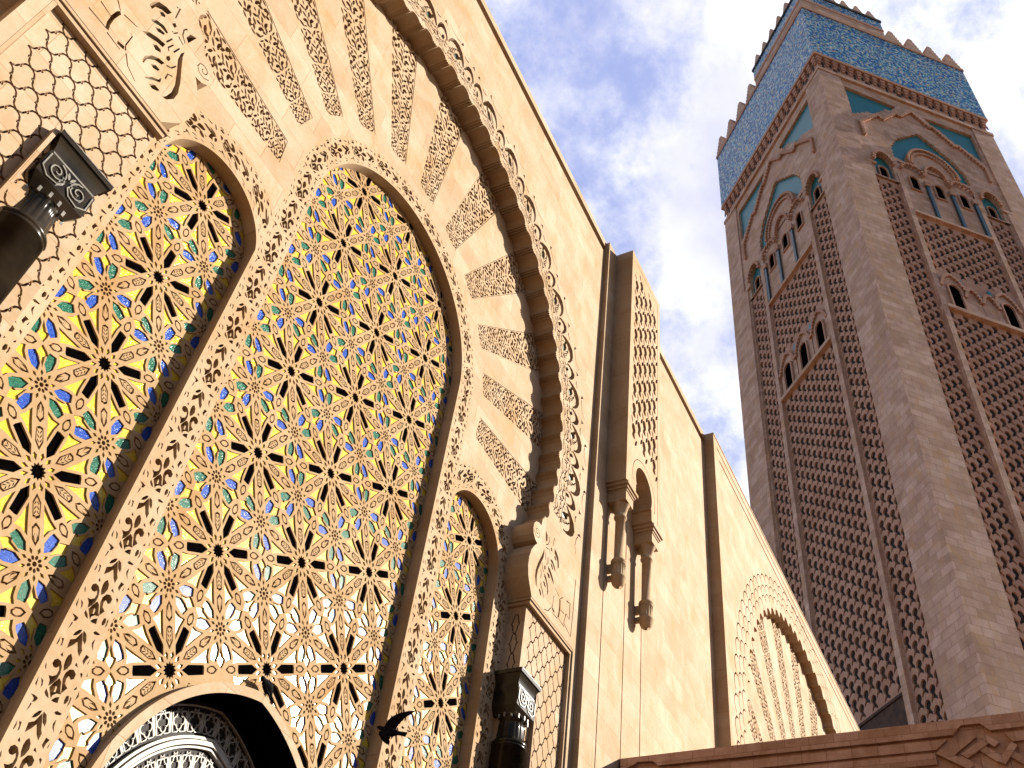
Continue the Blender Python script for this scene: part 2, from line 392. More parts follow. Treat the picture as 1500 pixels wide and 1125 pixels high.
# scroll-work tile: unit width (-.5..5), length 2.5
def scroll_tile():
    return [[(-0.108, 2.194), (-0.093, 2.302), (-0.039, 2.431), (0.016, 2.488), (0.004, 2.357), (-0.044, 2.253)],
            [(0.059, 2.488), (0.138, 2.451), (0.194, 2.307), (0.202, 2.184), (0.13, 2.248), (0.075, 2.391)],
            [(-0.09, 1.803), (-0.108, 2.041), (-0.017, 2.144), (0.047, 2.401), (0.111, 2.233), (0.166, 2.055), (0.202, 1.991), (0.199, 1.803), (0.126, 1.902), (0.041, 2.105), (-0.008, 1.966)],
            [(-0.34, 1.705), (-0.34, 1.932), (-0.313, 1.823), (-0.319, 1.709)],
            [(-0.297, 1.932), (-0.246, 1.947), (-0.225, 1.779), (-0.246, 1.719), (-0.261, 1.858)],
            [(0.337, 2.352), (0.361, 2.488), (0.367, 2.475), (0.385, 2.302), (0.435, 2.174), (0.359, 2.273)],
            [(-0.218, 1.176), (-0.218, 1.285), (-0.163, 1.364), (-0.087, 1.349), (-0.027, 1.245), (0.001, 1.087), (-0.005, 0.919), (-0.053, 0.751), (-0.099, 0.657), (-0.123, 0.795), (-0.187, 0.884), (-0.106, 0.919), (-0.053, 1.003), (-0.048, 1.131), (-0.078, 1.215), (-0.118, 1.136), (-0.175, 1.126)],
            [(-0.013, 1.492), (-0.005, 1.616), (0.035, 1.705), (0.099, 1.616), (0.123, 1.487), (0.096, 1.319), (0.047, 1.22), (0.004, 1.344)],
            [(0.111, 1.166), (0.157, 1.309), (0.236, 1.364), (0.312, 1.294), (0.312, 1.166), (0.264, 1.102), (0.199, 1.156), (0.178, 1.062), (0.199, 0.939), (0.279, 0.879), (0.245, 0.781), (0.212, 0.682), (0.166, 0.84), (0.114, 1.008)],
            [(-0.053, 0.613), (-0.011, 0.791), (0.041, 0.944), (0.105, 0.889), (0.154, 0.721), (0.206, 0.623), (0.123, 0.583), (0.071, 0.499), (0.063, 0.395), (-0.001, 0.514)],
            [(0.214, 1.571), (0.233, 1.601), (0.288, 1.512), (0.214, 1.517)],
            [(0.324, 1.749), (0.337, 1.952), (0.416, 1.947), (0.385, 1.823), (0.38, 1.685)],
            [(0.44, 1.759), (0.452, 1.922), (0.462, 1.818), (0.452, 1.744)],
            [(0.398, 1.403), (0.407, 1.453), (0.45, 1.433), (0.459, 1.314)],
            [(-0.158, 1.527), (-0.145, 1.611), (-0.108, 1.551), (-0.111, 1.497)],
            [(-0.346, 1.028), (-0.346, 1.117), (-0.301, 0.993), (-0.304, 0.949)],
            [(-0.359, 0.484), (-0.359, 0.692), (-0.334, 0.558), (-0.316, 0.445)],
            [(-0.301, 0.692), (-0.237, 0.662), (-0.213, 0.558), (-0.225, 0.474), (-0.249, 0.583)],
            [(-0.106, 0.425), (-0.106, 0.529), (-0.032, 0.455), (0.016, 0.356), (-0.053, 0.366)],
            [(0.09, 0.351), (0.142, 0.464), (0.206, 0.534), (0.23, 0.38), (0.147, 0.346)],
            [(0.337, 0.543), (0.343, 0.672), (0.385, 0.707), (0.413, 0.603), (0.395, 0.504), (0.359, 0.455)],
            [(0.425, 0.707), (0.455, 0.697), (0.465, 0.543), (0.44, 0.455), (0.438, 0.593)],
            [(0.422, 0.954), (0.455, 1.052), (0.471, 0.993), (0.443, 0.934)],
            [(-0.337, 0.193), (-0.252, 0.212), (-0.175, 0.193), (-0.199, 0.084), (-0.264, 0.012), (-0.246, 0.03), (-0.246, 0.133)],
            [(0.261, 0.128), (0.3, 0.198), (0.413, 0.203), (0.388, 0.148), (0.309, 0.099)],
            [(-0.27, 2.26), (-0.262, 2.488), (-0.236, 2.488), (-0.245, 2.36)]]
SCROLL_LENS = [(0.059, 0.568), (0.043, 0.74), (0.08, 0.72), (0.092, 0.59)]
SCROLL = scroll_tile()
def dense_tile():
    """leafy slits and curls in mirrored rows, for the radial strips: width 1, length 1.3"""
    H = []
    for sg in (-1, 1):
        def A(x, y, l_, w, a): H.append(almond(sg * x, y, l_, w, a if sg > 0 else 180 - a))
        def K(x, y, r, a, t):
            q = comma(x, y, r, a, t, 1.3); H.append([(sg * u, v) for u, v in q])
        K(.17, .24, .070, 80, 1); K(.36, .62, .068, 70, -1); K(.15, .92, .070, 110, -1)
        A(.33, .13, .25, .085, 58); A(.45, .30, .24, .06, 85); A(.33, .40, .20, .08, 120); A(.09, .43, .20, .075, 65); A(.22, .52, .22, .08, 100)
        A(.10, .66, .22, .075, 50); A(.24, .76, .22, .08, 125); A(.45, .82, .24, .06, 95); A(.36, .92, .20, .08, 60)
        A(.28, 1.06, .20, .075, 110); A(.44, 1.12, .22, .065, 80); A(.12, 1.16, .22, .08, 55); A(.30, 1.22, .16, .07, 20); A(.06, .09, .18, .07, 60)
        A(.46, .50, .14, .05, 90); A(.20, .05, .12, .05, 10)
    for y in (.30, .56, .80, 1.04): H.append(almond(0, y, .15, .05, 90))
    return H
DENSE = dense_tile()

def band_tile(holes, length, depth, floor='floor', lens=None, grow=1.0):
    out_ = [(-.5, length * i / 10) for i in range(10)] + [(-.5 + i / 4, length) for i in range(4)] + [(.5, length * (1 - i / 10)) for i in range(10)] + [(.5 - i / 4, 0) for i in range(4)]
    lo = []
    for i, h in enumerate(holes):
        h = offset_poly(h, grow)
        h = [(min(max(x, -.485), .485), min(max(y, .008), length - .008)) for x, y in h]
        if all(abs(x) < .49 and 0.004 < y < length - .004 for x, y in h):
            lo.append(dict(p=h, d=depth + .00025 * i, f=floor))
    if lens: lo.append(dict(p=lens, d=depth, i=True))
    return Sheet(out_, lo)
T_SCROLL = band_tile([[((x - .055) * 1.03, y) for x, y in h] for h in SCROLL], 2.5, 0.05, lens=[((x - .055) * 1.03, y) for x, y in SCROLL_LENS], grow=1.1)
T_DENSE = band_tile(DENSE, 1.3, 0.045, grow=1.12)

# ================================================================== ground
g = Mesh(); g.add([(-700, -700, -4.45), (700, -700, -4.45), (700, 700, -4.45), (-700, 700, -4.45)], [(0, 1, 2, 3)], 'ground')
go = g.build('ground'); go['kind'] = 'structure'

# ================================================================== the portal wall
YF, YW, YG, YP, YB, YM, Y3 = -0.135, -0.44, -0.365, -0.53, -0.86, -0.47, -0.69
ZG, ZR = -4.45, 11.4
mosque = thing('mosque', 'monumental cream stone mosque facade with star tracery arches and scalloped portal arch', 'mosque', (0, 0, ZG))

AC = (-0.06, 5.15); AR = 3.60          # great arch
LOBE = 5.3
def multifoil(a_from, a_to, rad=AR, lobe=LOBE, depth=0.075, c=AC, m=9):
    pts = []; n = int(round((a_to - a_from) / lobe)); st = (a_to - a_from) / n
    for i in range(n):
        a = a_from + i * st
        for f, r in ((0, -.035), (.055, .0), (.11, -.03), (.165, .0)):      # ribs
            pts.append((a + f * st, rad + r))
        for k in range(m):
            t = k / (m - 1)
            pts.append((a + (.21 + .71 * t) * st, rad - .02 + depth * math.sin(math.pi * t) ** .6))
        pts.append((a + .955 * st, rad + .0))
    pts.append((a_to, rad - .035))
    return [(c[0] + r * math.cos(R_(a)), c[1] + r * math.sin(R_(a))) for a, r in pts]
right_scroll = [(3.20, 2.68), (3.16, 2.74), (3.12, 2.80), (3.07, 2.88), (3.04, 3.0), (3.04, 3.12), (3.07, 3.24), (3.12, 3.33), (3.17, 3.40), (3.20, 3.43),
                (3.13, 3.45), (3.08, 3.50), (3.06, 3.57), (3.07, 3.65), (3.12, 3.71), (3.19, 3.74), (3.25, 3.74)]
left_scroll = [(-x - 0.06, z - 0.02) for x, z in right_scroll]
arch_top = multifoil(-21, 201)
opening = [(4.37, ZG), (4.37, 2.68)] + right_scroll + arch_top + left_scroll[::-1] + [(-4.31, 2.66), (-4.31, ZG)]

def feather_loops():
    """cut leaves, crescents and inlaid lines of the ring round the great arch (one cell = two lobes)"""
    lo = []
    cell = LOBE * 2
    def P(a, r, th): return (AC[0] + r * math.cos(R_(th)), AC[1] + r * math.sin(R_(th)))
    n = 20; a0 = -15
    for i in range(n):
        b = a0 + i * (199 + 15 - 2) / n
        w = (199 + 15 - 2) / n
        mirror = (b + w / 2) > 90
        def m_(pts):                                # (fraction along the cell, radius) -> plane
            q = [((1 - f) if mirror else f, r) for f, r in pts]
            q = [(AC[0] + r * math.cos(R_(b + f * w)), AC[1] + r * math.sin(R_(b + f * w))) for f, r in q]
            return q
        # large leaf: deep crescent along its outer edge
        out_ = [(.00, 4.03), (.05, 4.13), (.13, 4.22), (.24, 4.285), (.37, 4.30), (.49, 4.24), (.57, 4.12), (.61, 3.99)]
        inn = [(.565, 3.96), (.51, 4.03), (.44, 4.09), (.36, 4.13), (.25, 4.16), (.15, 4.14), (.07, 4.08), (.03, 4.01)]
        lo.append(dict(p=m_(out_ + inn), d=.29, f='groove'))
        lo.append(dict(p=m_([(.40, 4.045), (.44, 4.085), (.48, 4.06), (.46, 4.01), (.41, 4.00)]), d=.03, f='green_cut'))
        lo.append(dict(p=m_([(.22, 3.93), (.27, 4.01), (.34, 4.06), (.40, 4.05), (.42, 3.99), (.37, 3.93), (.29, 3.90)]), d=.03, f='green_cut'))
        lo.append(dict(p=m_(stroke([(.17, 3.95), (.20, 4.03), (.27, 4.095), (.35, 4.125)], .024)), d=.02, f='green_cut'))
        # small leaf
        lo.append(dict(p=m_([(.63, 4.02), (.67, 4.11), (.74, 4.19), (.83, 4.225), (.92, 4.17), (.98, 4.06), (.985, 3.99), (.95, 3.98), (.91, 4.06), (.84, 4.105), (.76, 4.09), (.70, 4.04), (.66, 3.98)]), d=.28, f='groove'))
        lo.append(dict(p=m_([(.77, 3.91), (.80, 3.98), (.85, 4.01), (.88, 3.97), (.84, 3.90)]), d=.03, f='green_cut'))
        lo.append(dict(p=m_([(.60, 3.86), (.63, 3.91), (.67, 3.86), (.63, 3.82)]), d=.02, f='green_cut'))
        for fq in (.08, .20, .32, .44, .60, .72, .84, .95):
            lo.append(dict(p=m_(circ(0, 0, .012, 6)[:-1] and [(fq + .018 * math.cos(t), 3.685 + .010 * math.sin(t)) for t in (0, 1.05, 2.1, 3.14, 4.2, 5.2)]), d=.02, f='green_cut'))
        lo.append(dict(p=m_(stroke([(.10, 3.955), (.06, 3.90), (.14, 3.90), (.19, 3.925)], .024)), d=.02, f='green_cut'))
        lo.append(dict(p=m_(stroke([(.46, 3.98), (.45, 3.92), (.52, 3.90), (.56, 3.93)], .024)), d=.02, f='green_cut'))
        lo.append(dict(p=m_(stroke([(.93, 3.98), (.92, 3.92), (.98, 3.90)], .024)), d=.02, f='green_cut'))
        lo.append(dict(p=m_(stroke([(.04, 3.775), (.12, 3.81), (.20, 3.79)], .021)), d=.02, f='green_cut'))
        lo.append(dict(p=m_(stroke([(.44, 3.775), (.50, 3.80), (.58, 3.775)], .021)), d=.02, f='green_cut'))
        for fq, r0_, r1_ in ((.14, 3.93, 4.03), (.19, 3.94, 4.06), (.24, 3.955, 4.09)):
            lo.append(dict(p=m_(stroke([(fq - .02, r0_ - .01), (fq, (r0_ + r1_) / 2), (fq + .035, r1_)], .017)), d=.02, f='green_cut'))
        for fq in (.01, .10, .19, .28, .37, .50, .60, .69, .78, .87):
            lo.append(dict(p=m_(stroke([(fq, 3.735 if .06 > abs(fq - .0) or .06 > abs(fq - .5) else 3.80), (fq + .03, 3.83), (fq + .06, 3.80)], .021)), d=.02, f='green_cut'))
        lo.append(dict(p=m_(stroke([(.62, 3.945), (.64, 4.02), (.70, 4.10)], .021)), d=.02, f='green_cut'))
        lo.append(dict(p=m_(stroke([(.58, 4.27), (.64, 4.25), (.72, 4.27)], .024)), d=.03, f='groove'))
        for base_, amp in ((3.705, .018), (3.905, .015)):
            lo.append(dict(p=m_(stroke([(x_, base_ + amp * math.sin(x_ * 4 * math.pi)) for x_ in np.linspace(.01, .47, 9)], .016)), d=.021, f='green_cut'))
            lo.append(dict(p=m_(stroke([(x_, base_ + amp * math.sin(x_ * 4 * math.pi)) for x_ in np.linspace(.53, .99, 9)], .016)), d=.022, f='green_cut'))
        # zigzag inlay
        lo.append(dict(p=m_([(.02, 3.84), (.12, 3.89), (.22, 3.82), (.34, 3.87), (.46, 3.82), (.56, 3.87), (.72, 3.81), (.84, 3.87), (.97, 3.83),
                             (.97, 3.815), (.84, 3.85), (.72, 3.79), (.56, 3.85), (.46, 3.80), (.34, 3.85), (.22, 3.80), (.12, 3.87), (.02, 3.82)]), d=.02, f='green_cut'))
        for f0 in (.02, .52):                       # inlay following each lobe
            o2 = [(f0 + .06, 3.715), (f0 + .12, 3.755), (f0 + .22, 3.775), (f0 + .32, 3.755), (f0 + .38, 3.715)]
            lo.append(dict(p=m_(o2 + [(f, r - .018) for f, r in o2[::-1]]), d=.02, f='green_cut'))
        # thin darts cut in the wall outside the ring
        lo.append(dict(p=m_([(.40, 4.38), (.47, 4.41), (.50, 4.45), (.46, 4.49), (.44, 4.44)]), d=.03, f='groove'))
        lo.append(dict(p=m_(stroke([(.02, 4.45), (.15, 4.38), (.30, 4.38), (.40, 4.41)], .010, .017)), d=.015, f='groove'))
        lo.append(dict(p=m_([(.84, 4.31), (.89, 4.33), (.95, 4.31), (.90, 4.40)]), d=.02, f='groove'))
    # leaves, lines and curls that end the ring over both cornices
    cut = dict(
        leaf=[[(-3.862, 3.484), (-3.859, 3.552), (-3.827, 3.624), (-3.765, 3.67), (-3.705, 3.684), (-3.72, 3.617), (-3.776, 3.586), (-3.822, 3.54), (-3.829, 3.477)], [(-3.781, 3.185), (-3.732, 3.257), (-3.661, 3.307), (-3.588, 3.337), (-3.589, 3.281), (-3.647, 3.258), (-3.718, 3.209)],
              [(-3.637, 2.949), (-3.647, 3.013), (-3.611, 3.096), (-3.557, 3.15), (-3.504, 3.171), (-3.514, 3.125), (-3.572, 3.089), (-3.62, 3.015), (-3.62, 2.943)], [(-3.501, 3.644), (-3.491, 3.724), (-3.436, 3.768), (-3.463, 3.618)],
              [(-3.441, 3.494), (-3.456, 3.44), (-3.445, 3.353), (-3.389, 3.226), (-3.343, 3.104), (-3.331, 3.005), (-3.343, 2.923), (-3.368, 2.867), (-3.326, 2.894), (-3.286, 2.976), (-3.286, 3.068), (-3.322, 3.186), (-3.384, 3.323), (-3.428, 3.43)]],
        green=[[(-3.783, 3.546), (-3.757, 3.582), (-3.727, 3.585), (-3.718, 3.561), (-3.746, 3.534)], [(-3.661, 3.196), (-3.633, 3.233), (-3.588, 3.237), (-3.573, 3.215), (-3.617, 3.18)], [(-3.578, 3.014), (-3.546, 3.056), (-3.5, 3.063), (-3.505, 3.033), (-3.545, 3.006)],
               [(-3.786, 3.388), (-3.751, 3.441), (-3.686, 3.479), (-3.628, 3.467), (-3.632, 3.442), (-3.7, 3.430), (-3.771, 3.375)], [(-3.729, 3.364), (-3.694, 3.405), (-3.645, 3.422), (-3.64, 3.397), (-3.69, 3.358)], [(-3.552, 2.85), (-3.512, 2.923), (-3.462, 2.971), (-3.454, 3.019), (-3.438, 2.966), (-3.49, 2.909), (-3.541, 2.842)],
               [(-3.497, 2.836), (-3.458, 2.89), (-3.406, 2.897), (-3.417, 2.867), (-3.458, 2.829)], [(-3.528, 3.252), (-3.511, 3.286), (-3.487, 3.269), (-3.492, 3.226), (-3.515, 3.224)], [(-3.655, 3.594), (-3.635, 3.638), (-3.61, 3.621), (-3.618, 3.581)]],
        line=[[(-3.706, 3.793), (-3.679, 3.828), (-3.658, 3.681)], [(-3.613, 3.533), (-3.595, 3.527), (-3.574, 3.583)], [(-3.594, 3.369), (-3.575, 3.465)], [(-3.538, 3.32), (-3.558, 3.343), (-3.539, 3.427)], [(-3.483, 3.171), (-3.444, 3.205), (-3.424, 3.275)],
              [(-3.428, 3.048), (-3.436, 3.114), (-3.397, 3.148)], [(-3.534, 3.730), (-3.553, 3.69), (-3.534, 3.621), (-3.48, 3.573)], [(-3.552, 3.559), (-3.484, 3.537)], [(-3.504, 3.365), (-3.487, 3.468)]],
        thin=[[(-4.133, 2.822), (-3.96, 2.836)], [(-4.109, 2.988), (-3.995, 2.975)], [(-4.038, 3.174), (-3.975, 3.115)], [(-3.94, 2.813), (-3.80, 2.809)], [(-3.768, 2.855), (-3.792, 2.904), (-3.798, 3.039), (-3.824, 3.049)], [(-3.752, 2.842), (-3.69, 2.763), (-3.582, 2.715)], [(-3.941, 3.123), (-3.815, 3.167)]],
        thick=[[(-3.954, 2.836), (-3.973, 2.9), (-3.981, 2.99), (-3.973, 3.086), (-3.961, 3.1)], [(-3.847, 2.842), (-3.786, 2.862)]])
    for mir in (0, 1):
        mm = (lambda q: [(-.06 - x, z) for x, z in q]) if mir else (lambda q: q)
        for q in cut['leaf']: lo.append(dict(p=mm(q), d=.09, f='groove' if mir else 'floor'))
        for q in cut['green']: lo.append(dict(p=mm(q), d=.03, f='green_cut'))
        for q in cut['line']: lo.append(dict(p=mm(stroke(q, .016, .012)), d=.025, f='green_cut'))
        for q in cut['thin']: lo.append(dict(p=mm(stroke(q, .014, .008)), d=.03, f='groove'))
        for q in cut['thick']: lo.append(dict(p=mm(stroke(q, .03, .035)), d=.05, f='groove'))
    for q in [[(4.30, 3.66), (4.285, 3.10), (4.27, 2.80), (4.06, 2.86), (4.10, 3.02), (4.20, 3.00), (4.19, 3.22), (4.09, 3.20)], [(-4.20, 4.2), (-4.22, 3.62), (-4.06, 3.36)], [(-4.06, 4.2), (-4.07, 3.74), (-3.98, 3.60)]]:
        lo.append(dict(p=stroke(q, .018, .022), d=.03, f='groove'))
    # volutes
    for cx, cz, sg in ((3.17, 3.585, 1), (-3.235, 3.565, -1)):
        sp = [(cx + sg * (.085 * (1 - t / 14)) * math.cos(R_(200 + 45 * t)), cz + (.085 * (1 - t / 14)) * math.sin(R_(200 + 45 * t))) for t in range(13)]
        lo.append(dict(p=stroke(sp, .010, .010), d=.012, f='groove'))
    return lo
wall_outer = [(4.51, ZG), (4.51, ZR - .32), (-4.41, ZR - .32), (-4.41, ZG)] + opening[::-1]
fl = feather_loops()
okl = []
for q in fl:                                            # drop any cut that leaves the wall
    P_ = np.array(q['p'])
    if P_[:, 0].max() < 4.48 and P_[:, 0].min() > -4.38: okl.append(q)
w = Mesh()
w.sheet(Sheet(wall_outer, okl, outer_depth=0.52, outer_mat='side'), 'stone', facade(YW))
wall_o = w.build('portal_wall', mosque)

# body of the building behind the sheets, so that no light leaks through
b_ = Mesh()
b_.box(-12, 4.51, 1.3, 12, ZG, ZR - .1, 'stone'); b_.box(-12, 4.51, .401, 1.3, ZR - .329, ZR - .05, 'stone')
b_.box(23.2, 27.0, -.185, .3, ZG, ZR - .13, 'stone'); b_.box(4.51, 23.2, -0.2, 12, ZG, ZR - .12, 'stone')
b_.box(-12, 4.51, 0.09, 1.3, ZR - .6, ZR - .33, 'stone')
b_.box(-12, -3.4, 0.3, 1.3, ZG, ZR - .6, 'stone'); b_.box(3.4, 4.51, 0.3, 1.3, ZG, ZR - .6, 'stone')
b_.build('building_body', mosque)

cp = Mesh()
cp.box(-4.41, 4.508, YW - .02, 0.4, ZR - .17, ZR, 'stone'); cp.box(-4.41, 4.50, YW + .27, 0.4, ZR - .319, ZR - .171, 'stone')
cp.build('coping', mosque)

# ---- left of the frame: a narrow reveal and the next pilaster
lp = Mesh()
lp.box(-4.62, -4.411, -0.2, 0.35, ZG, ZR, 'side'); lp.box(-12, -4.62, YP, 0.35, ZG, ZR, 'stone')
lp.build('pilaster', mosque)

# ---- voussoir wall under the great arch
CC = (-0.05, 4.53); CRi, CRo = 1.49, 1.80
SLc, SRc = (-2.42, 2.87), (2.30, 2.87); SRi, SRo = 0.59, 0.94
def side_end(c, s, r):               # angle where the side band meets the middle band
    edge = CC[0] - s * CRo if s > 0 else CC[0] + CRo
    dx = abs(edge - c[0])
    return math.degrees(math.acos(min(1, dx / r)))
eL = side_end(SLc, 1, SRo); eR = side_end(SRc, -1, SRo)
vo = [(-3.55, 2.5), (-3.55, 5.15)] + circ(AC[0], AC[1], 3.72, 60, 180, 0)[1:-1] + [(3.55, 5.15), (3.55, 2.5), (SRc[0] + SRo, 2.5)]
vo += [(SRc[0] + SRo * math.cos(R_(a)), SRc[1] + SRo * math.sin(R_(a))) for a in np.linspace(0, 180 - eR, 20)]
vo += [(CC[0] + CRo * math.cos(R_(a)), CC[1] + CRo * math.sin(R_(a))) for a in np.linspace(0, 180, 48)]
vo += [(SLc[0] + SRo * math.cos(R_(a)), SLc[1] + SRo * math.sin(R_(a))) for a in np.linspace(eL, 180, 20)]
vo += [(SLc[0] - SRo, 2.5)]
strips = []
FOC = (-0.05, 4.28)
for k in range(-5, 6):
    a = 90 - 20.3 * k
    q = []
    for sgn in (1, -1):
        aa = R_(a + sgn * 5.0); po = np.array([AC[0] + 3.70 * math.cos(aa), AC[1] + 3.70 * math.sin(aa)])
        d = po - np.array(FOC); d /= np.linalg.norm(d)
        # inner end on a circle of radius 2.05 round the middle arch centre
        f0 = np.array(FOC) - np.array(CC); bq = f0 @ d; cq = f0 @ f0 - 2.03 ** 2
        t = -bq + math.sqrt(bq * bq - cq)
        q.append((np.array(FOC) + d * t, po))
    strips.append((q[0][0], q[0][1], q[1][1], q[1][0]))       # inner-left, outer-left, outer-right, inner-right
vl = []
for s_ in strips:
    vl.append(dict(p=[tuple(x) for x in s_], d=.02, f=None))
v_ = Mesh()
v_.sheet(Sheet(vo, vl), 'stone', facade(YF))
v_.build('voussoir_wall', mosque)
for s_ in strips:
    il, ol, orr, ir = [np.array(x) for x in s_]
    sm_ = Mesh()
    Lr = np.linalg.norm((ol + orr) / 2 - (il + ir) / 2)
    n = 5
    for i in range(n):
        # rows keep the proportion of the strip: longer where it is wider
        t0 = .55 * i / n + .45 * (i / n) ** 2; t1 = .55 * (i + 1) / n + .45 * ((i + 1) / n) ** 2
        def fn(u, v, d, t0=t0, t1=t1):
            t = t0 + (t1 - t0) * v / 1.3
            lft = il + (ol - il) * t; rgt = ir + (orr - ir) * t
            p = lft + (rgt - lft) * (u * 0.975 + .5)
            return (p[0], YF + .004 + d, p[1])
        sm_.sheet(T_DENSE, 'carve', fn)
    sm_.prism([tuple(x) for x in s_], .05, .06, 'groove', facade(YF))
    sm_.build('carved_strip', mosque)

# ---- carved bands round the three panels
def path_band(mesh, f0, n, length=2.5, y=YF):
    for i in range(n):
        def fn(u, v, d, i=i):
            x, z = f0(u, (i + v / length) / n); return (x, y + d, z)
        mesh.sheet(T_SCROLL, 'carve', fn)
def back(mesh, poly):
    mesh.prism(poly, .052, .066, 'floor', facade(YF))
ZB = -2.3
mb = Mesh()
wb = CRo - CRi
xl0, xl1 = CC[0] - CRo, CC[0] - CRi
path_band(mb, lambda u, t: (CC[0] - (CRi + CRo) / 2 + u * wb, ZB + t * (CC[1] - ZB)), 13)
path_band(mb, lambda u, t: (CC[0] + (CRi + CRo) / 2 + u * wb, ZB + t * (CC[1] - ZB)), 13)
path_band(mb, lambda u, t: (CC[0] + ((CRi + CRo) / 2 + u * wb) * math.cos(math.pi * (1 - t)), CC[1] + ((CRi + CRo) / 2 + u * wb) * math.sin(math.pi * (1 - t))), 10)
def reveal(mesh, pts, d=0.135, mat='side'):
    k = len(pts)
    mesh.add([(x, YF, z) for x, z in pts] + [(x, YF + d, z) for x, z in pts], [(i, i + 1, k + i + 1, k + i) for i in range(k - 1)], mat)
arc_mid = [(CC[0] + CRi, ZB)] + circ(CC[0], CC[1], CRi, 90, 0, 180) + [(CC[0] - CRi, ZB)]
reveal(mb, arc_mid)
mb.build('carved_arch_band', mosque)
for c, s in ((SLc, 1), (SRc, -1)):
    sb_ = Mesh()
    edge = abs((CC[0] - s * CRo) - c[0]) if s > 0 else abs((CC[0] + CRo) - c[0])
    def f0(u, t):
        r = (SRi + SRo) / 2 + u * (SRo - SRi)
        e = math.degrees(math.acos(min(1, edge / r))) if r > edge else 0
        a = 180 - t * (180 - e)
        return (c[0] + s * r * math.cos(R_(a)), c[1] + r * math.sin(R_(a)))
    path_band(sb_, f0, 4)
    xo = c[0] - s * SRi; xe = c[0] - s * SRo
    path_band(sb_, lambda u, t: ((xo + xe) / 2 + s * u * (SRo - SRi), ZB + t * (c[1] - ZB)), 10)
    arc = [(c[0] + s * SRi, ZB)] + [(c[0] + s * SRi * math.cos(R_(a)), c[1] + SRi * math.sin(R_(a))) for a in np.linspace(0, 180, 60)] + [(c[0] - s * SRi, ZB)]
    reveal(sb_, arc)
    # plain fillet closing the narrow gap between the side arch and the middle band
    sb_.prism([(c[0] + s * SRi, ZB), (c[0] + s * SRi, c[1]), (CC[0] - s * CRo + s * .002, c[1] + .1), (CC[0] - s * CRo + s * .002, ZB)], .003, .05, 'carve', facade(YF))
    sb_.build('carved_arch_band', mosque)
# plain base wall under the bands
for x0, x1 in ((-3.4, -1.3), (1.3, 3.4)):
    pb_ = Mesh(); pb_.box(x0, x1, YF, .3, ZG, ZB, 'stone'); pb_.build('plinth', mosque)

# ---- star tracery -------------------------------------------------------
def sub(p, ox, oz): return [(x + ox, z + oz) for x, z in p]
def radial(poly_rt, ang, ox, oz):     # poly in (r, t): r along the ray, t across
    c, s = math.cos(R_(ang)), math.sin(R_(ang))
    return [(ox + r * c - t * s, oz + r * s + t * c) for r, t in poly_rt]
PETAL_B = [(.110, .0), (.172, .036), (.322, .0335), (.327, .012), (.322, -.0335), (.172, -.036)]
WHEAT = [(.137, .0), (.195, .031), (.288, .027), (.300, .0), (.288, -.027), (.195, -.031)]
YST = [(.208, .0), (.310, .027), (.372, .055), (.378, .006), (.412, -.051), (.322, -.026)]
DROP = [(.070, .0), (.106, .0165), (.130, .0), (.106, -.0165)]
LEAF = [(.352, .012), (.385, .030), (.425, .027), (.458, .0), (.425, -.027), (.385, -.030), (.352, -.012)]
P9 = [(.095, .0), (.142, .035), (.205, .038), (.239, .029), (.239, -.029), (.205, -.038), (.142, -.035)]
P9C = [(.108, .0), (.15, .026), (.225, .029), (.256, .0), (.225, -.029), (.15, -.026)]
D9 = [(.062, .0), (.085, .012), (.108, .0), (.085, -.012)]
BOW = [(.006, .0), (.050, .033), (.080, .046), (.088, .020), (.170, .0), (.088, -.020), (.080, -.046), (.050, -.033)]
